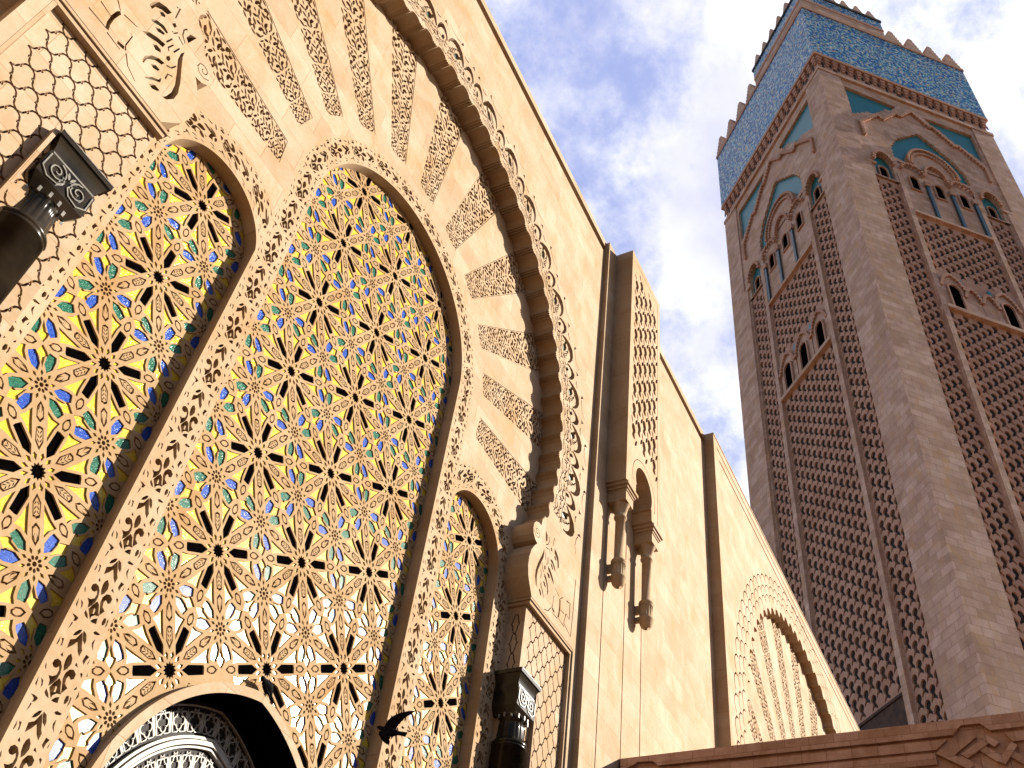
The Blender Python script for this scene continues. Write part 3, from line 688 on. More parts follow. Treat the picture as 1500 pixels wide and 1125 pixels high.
def tracery_loops(x0, x1, z0, z1, cx):
    lo = []
    DT, DV, DGv = .011, .016, .016
    def hole(p, f, d): lo.append(dict(p=p, d=d, f=f))
    def groove(p, k=.80):
        lo.append(dict(p=p, d=DGv, f='groove')); lo.append(dict(p=offset_poly(p, k), d=DGv, i=True))
    hx = math.sqrt(3) / 2
    for c in range(-6, 7):
        for r in range(-8, 14):
            X = cx + c * hx; Z = r * 1.0 + (0.5 if c % 2 else 0.0) + (0.0)
            if not (x0 - .6 < X < x1 + .6 and z0 - .6 < Z < z1 + .6): continue
            # twelve-pointed star
            st = [((.062 if i % 2 == 0 else .043) * math.cos(R_(15 * i)), (.062 if i % 2 == 0 else .043) * math.sin(R_(15 * i))) for i in range(24)]
            hole(sub(st, X, Z), 'void_paint', DV)
            for k in range(6):
                a = 30 + 60 * k
                hole(radial(PETAL_B, a, X, Z), 'void_paint', DV)
                q = radial(LEAF, a, X, Z); groove(q, .66)
                w_ = radial(WHEAT, a + 30, X, Z); groove(w_, .74)
                for j in range(3):          # the ears cut into the leaf
                    r0 = .185 + .030 * j
                    for s in (1, -1):
                        lo.append(dict(p=radial([(r0, s * .004), (r0 + .020, s * .018), (r0 + .029, s * .016), (r0 + .012, s * .003)], a + 30, X, Z), d=.012, f='groove'))
            for k in range(12):
                a = 15 + 30 * k
                hole(radial(YST if k % 2 == 0 else [(r, -t) for r, t in YST], a, X, Z), 'gold', DT); hole(radial(DROP, a, X, Z), 'gold', DT)
            # bows half way to the three upper neighbours
            for a in (90, 30, -30):
                mx_, mz_ = X + .5 * math.cos(R_(a)), Z + .5 * math.sin(R_(a))
                for s in (90, -90): hole(radial(BOW, a + s, mx_, mz_), 'gold', DT)
            # nine-fold flowers to the right (0 deg) and upper right (60 deg)
            for a9, base in ((0, 180), (60, 240)):
                px, pz = X + math.cos(R_(a9)) / math.sqrt(3), Z + math.sin(R_(a9)) / math.sqrt(3)
                for k in range(9):
                    a = base - 40 * k
                    ang = a
                    if k % 3 == 0:
                        q = radial(P9C, ang, px, pz); groove(q, .70)
                        for s in (1, -1):
                            lo.append(dict(p=radial([(.135, s * .004), (.165, s * .019), (.195, s * .004), (.172, s * .010)], ang, px, pz), d=.012, f='groove'))
                    else: hole(radial(P9, ang, px, pz), 'blue' if k % 3 == 1 else 'green', DT)
                    hole(radial(D9, ang + 20, px, pz), 'gold', DT)
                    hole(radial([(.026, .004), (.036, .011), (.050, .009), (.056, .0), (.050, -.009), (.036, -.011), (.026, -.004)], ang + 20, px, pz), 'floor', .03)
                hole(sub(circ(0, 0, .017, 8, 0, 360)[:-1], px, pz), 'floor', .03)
    good = []
    for q in lo:
        P_ = np.array(q['p'])
        if P_[:, 0].min() > x0 + .005 and P_[:, 0].max() < x1 - .005 and P_[:, 1].min() > z0 + .005 and P_[:, 1].max() < z1 - .005: good.append(q)
    return good
def pointed(off=0.0, n=22, zb=ZG):
    e, zc, rho = 0.24, -1.652, 1.457 + off
    a_ap = math.acos(e / rho)
    rt = [(-e + rho * math.cos(a), zc + rho * math.sin(a)) for a in np.linspace(0, a_ap, n)]
    lf = [(-x, z) for x, z in rt[::-1][1:]]
    return rt + lf
def tracery(x0, x1, z0, z1, cx, door=False):
    lo = tracery_loops(x0, x1, z0, z1, cx)
    outer = [(x0, z0), (x1, z0), (x1, z1), (x0, z1)]
    if door:
        d = pointed(-.05)
        outer = [(x0, z0), (d[-1][0], z0)] + d[::-1] + [(d[0][0], z0), (x1, z0), (x1, z1), (x0, z1)]
        dp = np.array(pointed(.0))
        k2 = []
        for q in lo:
            P_ = np.array(q['p']); c0 = P_.mean(0)
            inside = pip(P_[:, 0], P_[:, 1], list(map(tuple, np.vstack([dp, [(-1.3, z0 - 1), (1.3, z0 - 1)][0:1], [(1.3, z0 - 1)]]))))
            if inside.all(): continue
            rr = [max(math.hypot(x + .24, z + 1.652) if x > 0 else math.hypot(x - .24, z + 1.652), 0) if z > -1.652 else abs(x) + .24 for x, z in q['p']]
            if min(rr) < 1.457 - .045: continue
            k2.append(q)
        lo = k2
    t = Mesh(); t.sheet(Sheet(outer, lo), 'screen', facade(0.0))
    t.build('star_tracery', mosque)
tracery(-1.75, 1.65, -2.25, 6.2, 0.0, door=True)
tracery(-3.2, -1.7, -2.25, 3.7, -2.4057 - .0)
tracery(1.6, 3.1, -2.25, 3.7, 2.4057)

# ---- door arch and bronze door
dr = Mesh()
o0, o1 = pointed(0.0, 40), pointed(-.07, 40)
k = len(o0)
ring = [(x, z) for x, z in o0] + [(x, z) for x, z in o1[::-1]]
vs = []; fs = []
for (x, z), (x2, z2) in zip(o0, o1):
    vs += [(x, 0.0, z), (x, -.06, z), (x2, -.06, z2), (x2, .30, z2)]
for i in range(k - 1):
    a, b = 4 * i, 4 * (i + 1)
    fs += [(a, a + 1, b + 1, b), (a + 1, a + 2, b + 2, b + 1)]
dr.add(vs, fs, 'stone')
dr.add(vs, [(4 * i + 2, 4 * i + 3, 4 * i + 7, 4 * i + 6) for i in range(k - 1)], 'void_paint')
for s in (1, -1):
    x0, x1 = sorted((s * 1.217, s * 1.147)); dr.box(x0, x1, -.06, .30, ZG, -1.652, 'stone')
dr.build('door_arch', mosque)
dd = Mesh()
YD = .32
pl_ = pointed(.02, 20); dd.prism(pl_ + [(-1.24, ZG), (1.24, ZG)], YD, YD + .06, 'bronze', facade(0))
e, zc = .24, -1.652
def dpt(off, f):
    """point on the pointed arch offset by off; f 0..1 right spring to apex, 1..2 apex to left spring"""
    rho = 1.457 + off; a_ap = math.acos(e / rho)
    g_ = f if f <= 1 else 2 - f
    a = g_ * a_ap
    x, z = -e + rho * math.cos(a), zc + rho * math.sin(a)
    return (x, z) if f <= 1 else (-x, z)
def dband(off0, off1, y0, mat, n=30, h=.02):
    for i in range(2 * n):
        f0, f1 = i / n, (i + 1) / n
        q = [dpt(off0, f0), dpt(off0, f1), dpt(off1, f1), dpt(off1, f0)]
        dd.prism(q, y0 - h, y0, mat, facade(0))
dband(-.10, -.112, YD, 'silver', h=.02); dband(-.315, -.335, YD, 'silver', h=.035); dband(-.345, -.375, YD, 'silver', h=.05)
dband(-.385, -.40, YD, 'silver', h=.035)
def dstroke(pts, w=.010, base=-.21):
    """raised silver line; pts = (f, offset)"""
    q = [dpt(o_, f) for f, o_ in pts]; dd.prism(stroke(q, w), YD - .012, YD, 'silver', facade(0))
nq = 11
for band0, band1 in ((-.125, -.30), (-.42, -.60)):
    mid = (band0 + band1) / 2; hw = abs(band1 - band0) / 2
    for i in range(nq * 2):
        f = (i + .5) / nq; h = .5 / nq
        fr = lambda x, y: (f + x * h, mid + y * hw)
        dstroke([fr(-.80, .70), fr(-.25, .70), fr(-.25, .98), fr(.0, .80), fr(.25, .98), fr(.25, .70), fr(.80, .70)], .009)
        dstroke([fr(-.80, .70), fr(-.80, -.85), fr(-.2, -.85), fr(0, -.70), fr(.2, -.85), fr(.80, -.85), fr(.80, .70)], .009)
        for ax, ay in ((0, .36), (.36, 0), (0, -.36), (-.36, 0)):
            ring_ = [(fr(ax + .34 * math.cos(t) * 1.0, ay + .34 * math.sin(t))) for t in np.linspace(math.atan2(ay, ax) - 1.9, math.atan2(ay, ax) + 1.9, 8)]
            dstroke(ring_, .008)
        q = [dpt(o_, ff) for ff, o_ in [fr(.92, .5), fr(1.0, .9), fr(1.08, .5), fr(1.08, -.7), fr(1.0, -.9), fr(.92, -.7)]]
        dd.prism(q, YD - .01, YD, 'silver', facade(0)); 
dd.build('bronze_door', mosque)

# ---- piers with incised net, cornices and black columns
def net_loops(u0, u1, v0, v1, du=.11, dv=.25):
    lo = []
    n0 = int((u1 - u0) / du) + 3; n1 = int((v1 - v0) / dv) + 3
    for i in range(-1, n0):
        for j in range(-1, n1):
            x = u0 + i * du; z = v0 + j * dv + (dv / 2 if i % 2 else 0)
            for s in (1, -1):
                q = [(x + s * fx * du, z - fz * dv) for fx, fz in ((.0, .01), (.18, .015), (.36, .07), (.47, .16), (.50, .235), (.42, .25), (.44, .275), (.55, .27), (.58, .30), (.66, .40), (.80, .46), (.985, .492))]
                p = stroke(q, .016, .016)
                if all(u0 + .01 < a < u1 - .01 and v0 + .01 < b < v1 - .01 for a, b in p): lo.append(dict(p=p, d=.022, f='groove'))
    return lo
for nm, (x0, x1), side_x in (('r', (3.24, 4.372), 3.24), ('l', (-4.312, -3.20), None)):
    pm = Mesh()
    pm.sheet(Sheet([(x0, -2.0), (x1, -2.0), (x1, 2.75), (x0, 2.75)], net_loops(x0, x1, -1.0, 2.67)), 'stone', facade(YG))
    pm.box(x0, x1, YG, .3, ZG, -2.0, 'stone')
    if side_x:
        pm.sheet(Sheet([(YG, -2.0), (.3, -2.0), (.3, 2.75), (YG, 2.75)], net_loops(YG, YF, -1.0, 2.62, du=.0575, dv=.25)), 'side', xwall(side_x))
    else:
        pm.add([(x1, YG, -2.0), (x1, .3, -2.0), (x1, .3, 2.75), (x1, YG, 2.75)], [(0, 1, 2, 3)], 'stone')
    pm.build('net_pier', mosque)
cm = Mesh()
for z0, z1, o in ((2.60, 2.64, .012), (2.645, 2.675, .028)):
    cm.box(3.24 - o - .02, 4.36, YW - o + .03, YG - .001, z0, z1, 'side'); cm.box(3.24 - o - .02, 3.238, YG - .001, YF - .002, z0, z1, 'side')
cm.box(3.19, 3.238, YW + .004, YF - .002, 2.685, 2.72, 'side')
cm.box(4.33, 4.366, YW + .02, YG - .002, ZG, 2.60, 'side')
cm.build('pier_cornice', mosque)
cm = Mesh()
for z0, z1, o in ((2.58, 2.62, .012), (2.625, 2.655, .028)):
    cm.box(-4.30, -3.20 + o + .02, YW - o + .03, YG - .001, z0, z1, 'side')
cm.box(-4.305, -4.27, YW + .02, YG - .002, ZG, 2.58, 'side')
cm.build('pier_cornice', mosque)

def spiral(cx, cz, r0, turns, s, n=22, ph=90):
    return [(cx + s * r0 * (1 - .85 * t / (n - 1)) * math.cos(R_(ph + 360 * turns * t / (n - 1))), cz + r0 * (1 - .85 * t / (n - 1)) * math.sin(R_(ph + 360 * turns * t / (n - 1)))) for t in range(n)]
def black_column(cx):
    """capital and shaft of the engaged column in front of a pier"""
    hw = .237; yf, yb = -.47, YF - .004; Z0 = .033
    col = Mesh(); cy = -.285
    r = .185
    col.lathe([(r, ZG), (r, .885 + Z0)], cx, cy, 'black', 40)
    c_ob = col.build('marble_column', mosque)
    cap = Mesh()
    cap.box(cx - hw, cx + hw, yf, yb, (1.655 + Z0), (1.70 + Z0), 'black')
    # coved abacus
    n = 8
    for i in range(n):
        t0, t1 = i / n, (i + 1) / n
        h0 = hw - .012 - .040 * math.sin(t0 * math.pi / 2); h1 = hw - .012 - .040 * math.sin(t1 * math.pi / 2)
        z0, z1 = (1.653 + Z0) - .12 * t0, (1.653 + Z0) - .12 * t1
        vs = []
        for hh, z in ((h0, z0), (h1, z1)):
            f = yf + (hw - hh)
            vs += [(cx - hh, f, z), (cx + hh, f, z), (cx + hh, yb, z), (cx - hh, yb, z)]
        cap.add(vs, [(0, 1, 5, 4), (1, 2, 6, 5), (3, 0, 4, 7)], 'black')
    cap.box(cx - hw + .045, cx + hw - .045, yf + .045, yb, (1.515 + Z0), (1.535 + Z0), 'black')
    h = hw - .035; f = yf + .035
    cap.box(cx - h, cx + h, f, yb, (1.30 + Z0), (1.513 + Z0), 'black')
    # undercut towards the neck
    vs = [(cx - h, f, (1.299 + Z0)), (cx + h, f, (1.299 + Z0)), (cx + h, yb, (1.299 + Z0)), (cx - h, yb, (1.299 + Z0)), (cx - .15, f + .06, (1.215 + Z0)), (cx + .15, f + .06, (1.215 + Z0)), (cx + .15, yb, (1.215 + Z0)), (cx - .15, yb, (1.215 + Z0))]
    cap.add(vs, [(0, 1, 5, 4), (1, 2, 6, 5), (3, 0, 4, 7), (4, 5, 6, 7)], 'black')
    pb = cap.build('capital', c_ob); 
    orn = Mesh()
    for s in (1, -1):
        orn.prism(stroke(spiral(cx + s * .092, (1.415 + Z0), .075, 1.6, s), .011, .008), f - .010, f, 'blackglint', facade(0))
        orn.prism(stroke([(cx + s * .185, (1.49 + Z0)), (cx + s * .188, (1.36 + Z0)), (cx + s * .13, (1.315 + Z0)), (cx + s * .05, (1.33 + Z0)), (cx + s * .015, (1.38 + Z0))], .010), f - .010, f, 'blackglint', facade(0))
        orn.prism(almond(cx + s * .018, (1.46 + Z0), .06, .02, 90 - s * 25), f - .010, f, 'blackglint', facade(0))
        orn.prism(almond(cx + s * .03, (1.40 + Z0), .05, .018, 90 - s * 40), f - .010, f, 'blackglint', facade(0))
    orn.box(cx - hw + .012, cx + hw - .012, yf - .004, yf, (1.690 + Z0), (1.698 + Z0), 'blackglint'); orn.box(cx - hw + .055, cx + hw - .055, yf + .040, yf + .0448, (1.518 + Z0), (1.532 + Z0), 'blackglint')
    orn.build('scroll_ornament', c_ob)
    nk = Mesh()
    fl_ = lambda a, z: 1 + (0.0 if z > (1.19 + Z0) or z < .965 + Z0 else .045 * (abs(math.cos(a * 9)) ** .5 - .7))
    nk.lathe([(.145, (1.214 + Z0)), (.150, (1.19 + Z0)), (.138, (1.18 + Z0)), (.142, (1.10 + Z0)), (.150, (1.0 + Z0)), (.160, .96 + Z0)], cx, cy, 'black', 108, fl_, smooth=True)
    for zz, rr in ((.935 + Z0, .192), (.905 + Z0, .186)):
        nk.lathe([(rr - .02, zz + .02), (rr - .004, zz + .014), (rr, zz), (rr - .004, zz - .014), (rr - .02, zz - .02)], cx, cy, 'black', 40)
    for i in range(14):
        a = 2 * math.pi * i / 14
        nk.box(cx + .165 * math.cos(a) - .010, cx + .165 * math.cos(a) + .010, cy + .165 * math.sin(a) - .010, cy + .165 * math.sin(a) + .010, (1.19 + Z0), (1.235 + Z0), 'blackglint')
    nk.build('fluted_neck', c_ob)
    return c_ob
black_column(3.352); black_column(-3.490)
for x0, x1, yy in ((-3.758, -3.729, -.435), (3.592, 3.612, -.42)):
    bk = Mesh(); bk.box(x0, x1, yy, YG - .001, ZG, 1.735, 'stone'); bk.build('column_backing', mosque)

# ================================================================== right of the portal
pil = Mesh()
gl = [dict(p=[(x - .013, ZG + .1), (x + .013, ZG + .1), (x + .013, zt), (x - .013, zt)], d=.05, f='groove') for x, zt in ((4.965, 5.70), (5.71, 5.9), (6.35, 5.70))]
pil.sheet(Sheet([(4.51, ZG), (6.46, ZG), (6.46, ZR - .02), (4.51, ZR - .02)], gl, outer_depth=.4, outer_mat='side'), 'stone', facade(YP))
pil.build('pilaster', mosque)
mid = Mesh()
mid.sheet(Sheet([(6.46, ZG), (10.03, ZG), (10.03, ZR - .32), (6.46, ZR - .32)], [], outer_depth=.3), 'stone', facade(YM))
mid.build('flank_wall', mosque)
mc = Mesh(); mc.box(6.262, 10.028, -.49, .3, ZR - .17, ZR, 'stone'); mc.box(6.462, 10.028, YM + .25, .3, ZR - .319, ZR - .171, 'stone'); mc.build('coping', mosque)

# ---- hanging bay with its two half columns
bx0, bx1, bz0 = 4.85, 6.26, 5.72
bay = Mesh()
ac = (5.555, 6.08); ar = .335
arch_l = [(5.885, bz0), (5.875, 5.92)] + circ(ac[0], ac[1], ar, 20, -28, 208) + [(5.235, 5.92), (5.225, bz0)]
outer = [(bx0, bz0), (5.225, bz0)] + arch_l[::-1][1:-1] + [(5.885, bz0), (bx1, bz0), (bx1, ZR), (bx0, ZR)]
gr = circ(ac[0], ac[1], .47, 24, -20, 200); gi = circ(ac[0], ac[1], .455, 24, 200, -20)
px0, px1, pz1 = 5.0, 6.11, 11.22
def keyhole(x, z, w, h):
    return [(x - .10 * w, z - .46 * h), (x - .36 * w, z - .40 * h), (x - .20 * w, z - .12 * h), (x - .42 * w, z + .06 * h), (x - .40 * w, z + .24 * h), (x - .20 * w, z + .40 * h), (x, z + .46 * h),
            (x + .20 * w, z + .40 * h), (x + .40 * w, z + .24 * h), (x + .42 * w, z + .06 * h), (x + .20 * w, z - .12 * h), (x + .36 * w, z - .40 * h), (x + .10 * w, z - .46 * h)]
lo = [dict(p=gr + gi, d=.02, f='groove')]
cw, ch = (px1 - px0) / 5, .46
for i in range(5):
    for j in range(13):
        x = px0 + (i + .5) * cw; z = 5.98 + j * ch + (ch / 2 if i % 2 else 0)
        p1 = keyhole(x - .02, z, cw * .80, ch * .74); 
        ok = z + ch / 2 < pz1 and (math.hypot(x - ac[0], z - ac[1]) > .47 + .20) and (z > 6.2 or abs(x - ac[0]) > .45)
        if not ok: continue
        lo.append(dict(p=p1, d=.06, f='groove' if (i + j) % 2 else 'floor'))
        lo.append(dict(p=almond(x + .085, z - ch * .40, .20, .06, 62), d=.052, f='groove'))
        lo.append(dict(p=almond(x - .09, z + ch * .44, .15, .05, 110), d=.054, f='groove'))
t_ = .014
lo.append(dict(p=[(px0 - .03, pz1 + .02), (px1 + .03, pz1 + .02), (px1 + .03, 5.80), (px1 + .03 - t_, 5.80), (px1 + .03 - t_, pz1 + .02 - t_), (px0 - .03, pz1 + .02 - t_)], d=.03, f='groove'))
bay.sheet(Sheet(outer, lo, outer_depth=YP - YB, outer_mat='side'), 'carve', facade(YB))
bay_o = bay.build('hanging_bay', mosque)
def half_column(cx):
    k_ = Mesh(); z0 = bz0; cy = -.69
    for dz, o in ((.05, .0), (.045, -.035), (.04, -.06)):
        k_.box(cx - .20 - o, cx + .20 + o, YB - .02 - o * .7, YP - .003, z0 - dz, z0 - .002, 'side'); z0 -= dz
    k_.box(cx - .135, cx + .135, cy - .135, YP - .003, z0 - .16, z0, 'side'); z0 -= .16
    # waisted block with leaves
    k_.lathe([(.125, z0), (.125, z0 - .02), (.105, z0 - .06), (.085, z0 - .15), (.078, z0 - .20)], cx, cy, 'carve', 24, lambda a, z: 1 + .10 * math.cos(a * 4))
    zt = z0 - .20
    k_.lathe([(.07, zt), (.092, zt - .01), (.096, zt - .03), (.088, zt - .05), (.068, zt - .055)], cx, cy, 'carve', 24)
    k_.build('corbel_capital', bay_o)
    s_ = Mesh(); zb = 4.42
    s_.lathe([(.070, zt - .05), (.072, zb)], cx, cy, 'carve', 28)
    s_.build('shaft', bay_o)
    f_ = Mesh()
    f_.lathe([(.075, zb + .03), (.105, zb + .02), (.113, zb), (.108, zb - .03), (.095, zb - .04)], cx, cy, 'carve', 28)
    f_.lathe([(.093, zb - .04), (.093, zb - .24)], cx, cy, 'carve', 96, lambda a, z: 1 + .05 * math.cos(a * 16))
    f_.lathe([(.095, zb - .24), (.113, zb - .25), (.117, zb - .27), (.108, zb - .29), (.1, zb - .31), (.085, zb - .36), (.06, zb - .395), (.02, zb - .41)], cx, cy, 'carve', 28)
    f_.box(cx - .03, cx + .03, cy + .05, YP - .001, zb - .28, zb - .21, 'side'); f_.box(cx - .03, cx + .03, cy + .05, YP - .001, zb - .14, zb - .02, 'side')
    f_.build('fluted_foot', bay_o)
half_column(5.085); half_column(6.13)
iv = Mesh(); iv.box(5.0, 6.2, YP - .012, YP - .002, 5.74, 6.6, 'side'); iv.build('bay_back', mosque)

# ---- projecting far wing with its own great blind arch
XW = 10.03
A2 = (16.85, 4.45)
inn = []
def mf2(r, n=46):
    pts = []
    for i in range(n):
        a = 200 - 220 * i / n; st = -220 / n
        for f, q in ((0, -.05), (.08, 0), (.16, -.04), (.24, .0), (.4, .09), (.6, .12), (.8, .09), (.96, .0)):
            pts.append((A2[0] + (r + q) * math.cos(R_(a + f * st)), A2[1] + (r + q) * math.sin(R_(a + f * st))))
    return pts
hole2 = mf2(5.62)
hole2 = [(11.6, ZG + .2)] + [p for p in hole2] + [(22.1, ZG + .2)]
lo2 = [dict(p=hole2, d=.24, f=None, w='side')]
# three courses of scales cut round the arch
for ring_i, (r0, hgt) in enumerate(((5.86, .22), (6.08, .22), (6.30, .26))):
    n = 52
    for i in range(n):
        a = -18 + 216 * (i + (.5 if ring_i % 2 else 0)) / n
        sc = [(-.46, .0), (-.42, .55), (-.2, .92), (.08, 1.0), (.34, .8), (.46, .45), (.40, .42), (.28, .70), (.06, .86), (-.16, .78), (-.34, .48), (-.38, .0)]
        p = [(A2[0] + (r0 + y * hgt * .8) * math.cos(R_(a + x * 216 / n)), A2[1] + (r0 + y * hgt * .8) * math.sin(R_(a + x * 216 / n))) for x, y in sc]
        if max(q[0] for q in p) < 26 and max(q[1] for q in p) < 11.0:
            lo2.append(dict(p=p, d=.07 if ring_i == 2 else .045, f='groove'))
for i in range(40):                 # wedge cuts along the arch mouth
    a = -10 + 200 * i / 40
    p = [(A2[0] + r * math.cos(R_(a + da)), A2[1] + r * math.sin(R_(a + da))) for r, da in ((5.70, -.5), (5.84, -.9), (5.80, .6))]
lo2.append(dict(p=[(XW + .35, 10.83), (27.7, 10.83), (27.7, 10.88), (XW + .35, 10.88)], d=.06, f='groove'))
lo2.append(dict(p=[(XW + .2, 11.10), (27.7, 11.10), (27.7, 11.14), (XW + .2, 11.14)], d=.06, f='groove'))
wing = Mesh()
wing.sheet(Sheet([(XW, ZG), (27.9, ZG), (27.9, ZR - .04), (XW, ZR - .04)], lo2, outer_depth=.5, outer_mat='side'), 'stone', facade(Y3))
wing_o = wing.build('far_wing', mosque)
q_all = []
for kk in range(-5, 6):
    a = 90 - 17.5 * kk
    q = []
    for sg in (1, -1):
        aa = R_(a + sg * 4.0); po = np.array([A2[0] + 5.78 * math.cos(aa), A2[1] + 5.78 * math.sin(aa)])
        fo = np.array([A2[0], A2[1] - 1.2]); d = po - fo; d /= np.linalg.norm(d)
        q.append((po - d * 3.2, po))
    q_all.append((q[0][0], q[0][1], q[1][1], q[1][0]))
wb_ = Mesh()
wb_.sheet(Sheet([(10.9, ZG), (22.9, ZG), (22.9, 10.6), (10.9, 10.6)], [dict(p=[tuple(x) for x in s_], d=.02, f=None) for s_ in q_all]), 'stone', facade(Y3 + .24))
wb_.build('blind_arch_back', wing_o)
for il, ol, orr, ir in q_all:
    sm_ = Mesh(); n = 7
    for i in range(n):
        t0, t1 = (i / n) ** 1.1, ((i + 1) / n) ** 1.1
        def fn(u, v, d, t0=t0, t1=t1):
            t = t0 + (t1 - t0) * v / 1.3
            lft = il + (ol - il) * t; rgt = ir + (orr - ir) * t; p = lft + (rgt - lft) * (u + .5)
            return (p[0], Y3 + .243 + d, p[1])
        sm_.sheet(T_DENSE, 'carve', fn)
    sm_.build('carved_strip', wing_o)
wc = Mesh(); wc.box(XW - .002, 27.9, Y3 - .012, .3, ZR - .04, ZR, 'stone'); wc.build('coping', wing_o)

# ================================================================== parapet wall across the lower right
PX = 5.704
par = thing('parapet_wall', 'rose stone boundary wall with raised interlaced strapwork under its coping', 'wall', (PX + .3, -6, ZG))
pw = Mesh()
pw.box(PX, PX + .5, -14, YP - .004, ZG, 1.895, 'parapet')
pw.build('wall_body', par)
cpg = Mesh(); cpg.box(PX - .012, PX + .52, -14, YP - .003, 1.905, 1.925, 'parapet'); cpg.box(PX + .004, PX + .5, -14, YP - .004, 1.896, 1.904, 'groove'); cpg.build('coping', par)
st = Mesh()
def strap(poly, h=.05): st.prism(poly, -h, .0, 'parapet', xwall(PX))
# coping band with its stepped lower edge, and the two plain courses that feed the knot
def band(top, bot, h=.055):
    st.prism(top + bot[::-1], -h, -.0005, 'parapet', xwall(PX))
per = 2.9
for kx in range(0, 4):
    oy = -kx * per
    y1 = -.56 if kx == 0 else -.62 + oy
    up = [(-.56 + oy, 1.893), (-3.459 + oy, 1.893)]
    g1 = [(-.56 + oy, 1.755), (-.72 + oy, 1.80), (-.78 + oy, 1.84), (-.98 + oy, 1.825), (-1.05 + oy, 1.765), (-3.459 + oy, 1.742)]
    if kx > 0: up = [(-.56 + oy, 1.893), (-3.459 + oy, 1.893)]; g1 = [(-.56 + oy, 1.738), (-1.462 + oy, 1.735), (-1.561 + oy, 1.83), (-1.752 + oy, 1.829), (-1.839 + oy, 1.741), (-3.459 + oy, 1.745)]
    band(up, g1)
    lo_a = [(-.56 + oy, 1.715), (-3.459 + oy, 1.705)] if kx == 0 else [(-.56 + oy, 1.705), (-1.40 + oy, 1.70)]
    lo_b = [(-.56 + oy, 1.612), (-3.459 + oy, 1.604)] if kx == 0 else [(-.56 + oy, 1.604), (-1.27 + oy, 1.597)]
    band(lo_a, lo_b, .042)
    lo_c = [(-.56 + oy, 1.575), (-3.459 + oy, 1.568)] if kx == 0 else [(-.56 + oy, 1.568), (-1.25 + oy, 1.562)]
    band(lo_c, [(a, 1.44) for a, b in lo_c], .042)
    if kx == 1:
        oyk = 0.0
        for c, dvec, n_, wd in (((-4.37, 1.61), (-.145, .115), 1, .06), ((-4.52, 1.56), (-.13, .10), 1, .06)):
            pass
        K = [[(-4.53, 1.735), (-4.23, 1.535), (-4.285, 1.485), (-4.585, 1.690)], [(-4.635, 1.645), (-4.395, 1.515), (-4.455, 1.468), (-4.69, 1.60)],
             [(-4.570, 1.560), (-4.625, 1.612), (-4.790, 1.450), (-4.73, 1.400)], [(-4.63, 1.66), (-4.675, 1.70), (-4.79, 1.60), (-4.735, 1.56)],
             [(-4.815, 1.484), (-4.872, 1.53), (-5.03, 1.38), (-4.98, 1.335)], [(-4.735, 1.405), (-4.905, 1.59), (-4.955, 1.55), (-4.795, 1.365)],
             [(-4.92, 1.60), (-5.35, 1.607), (-5.35, 1.70), (-4.86, 1.70)], [(-4.22, 1.60), (-4.30, 1.545), (-4.50, 1.38), (-4.44, 1.35), (-4.16, 1.55)],
             [(-4.33, 1.455), (-4.40, 1.505), (-4.58, 1.36), (-4.52, 1.32)], [(-5.02, 1.56), (-5.30, 1.33), (-5.36, 1.37), (-5.09, 1.59)]]
        for q in K:
            hh = .058 if K.index(q) % 2 else .044
            strap(q, hh)
st.build('strapwork', par)

# ================================================================== minaret
MS = 1.15                          # metres per drawing unit of the tower, over S
MC0 = np.array([28.659, -4.3386])
def MZ(z): return 0.5428 + MS * z
ma = np.array([math.sqrt(.5), -math.sqrt(.5)]); mbv = np.array([math.sqrt(.5), math.sqrt(.5)])
mcent = MC0 + 6.25 * MS * (ma + mbv)
minaret = thing('minaret', 'tall square minaret with pink stone net panels and blue tiled crown', 'minaret', (mcent[0], mcent[1], ZG))
def face(side, o=0.0):
    """side 0 = right face, 1 = left face, 2 and 3 the two far faces; u along the face, d inwards"""
    C = MC0
    def fn(u, v, d):
        if side == 0: p = C + MS * (ma * u + mbv * (o + d))
        elif side == 1: p = C + MS * (mbv * u + ma * (o + d))
        elif side == 2: p = C + MS * (mbv * 12.5 + ma * u - mbv * (o + d))
        else: p = C + MS * (ma * 12.5 + mbv * u - ma * (o + d))
        return (p[0], p[1], MZ(v))
    return fn
def mbox(mesh, side, u0, u1, z0, z1, d0, d1, mat, o=0.0):
    f = face(side, o); mesh.box(u0, u1, d0, d1, z0, z1, mat, fn=lambda u, d, z: f(u, z, d))
core = Mesh()
f0 = face(0)
core.box(.75, 11.75, .75, 11.75, ZG, 63.0, 'mdeep', fn=lambda u, d, z: f0(u, z, d))
core.build('core', minaret)
O = .10
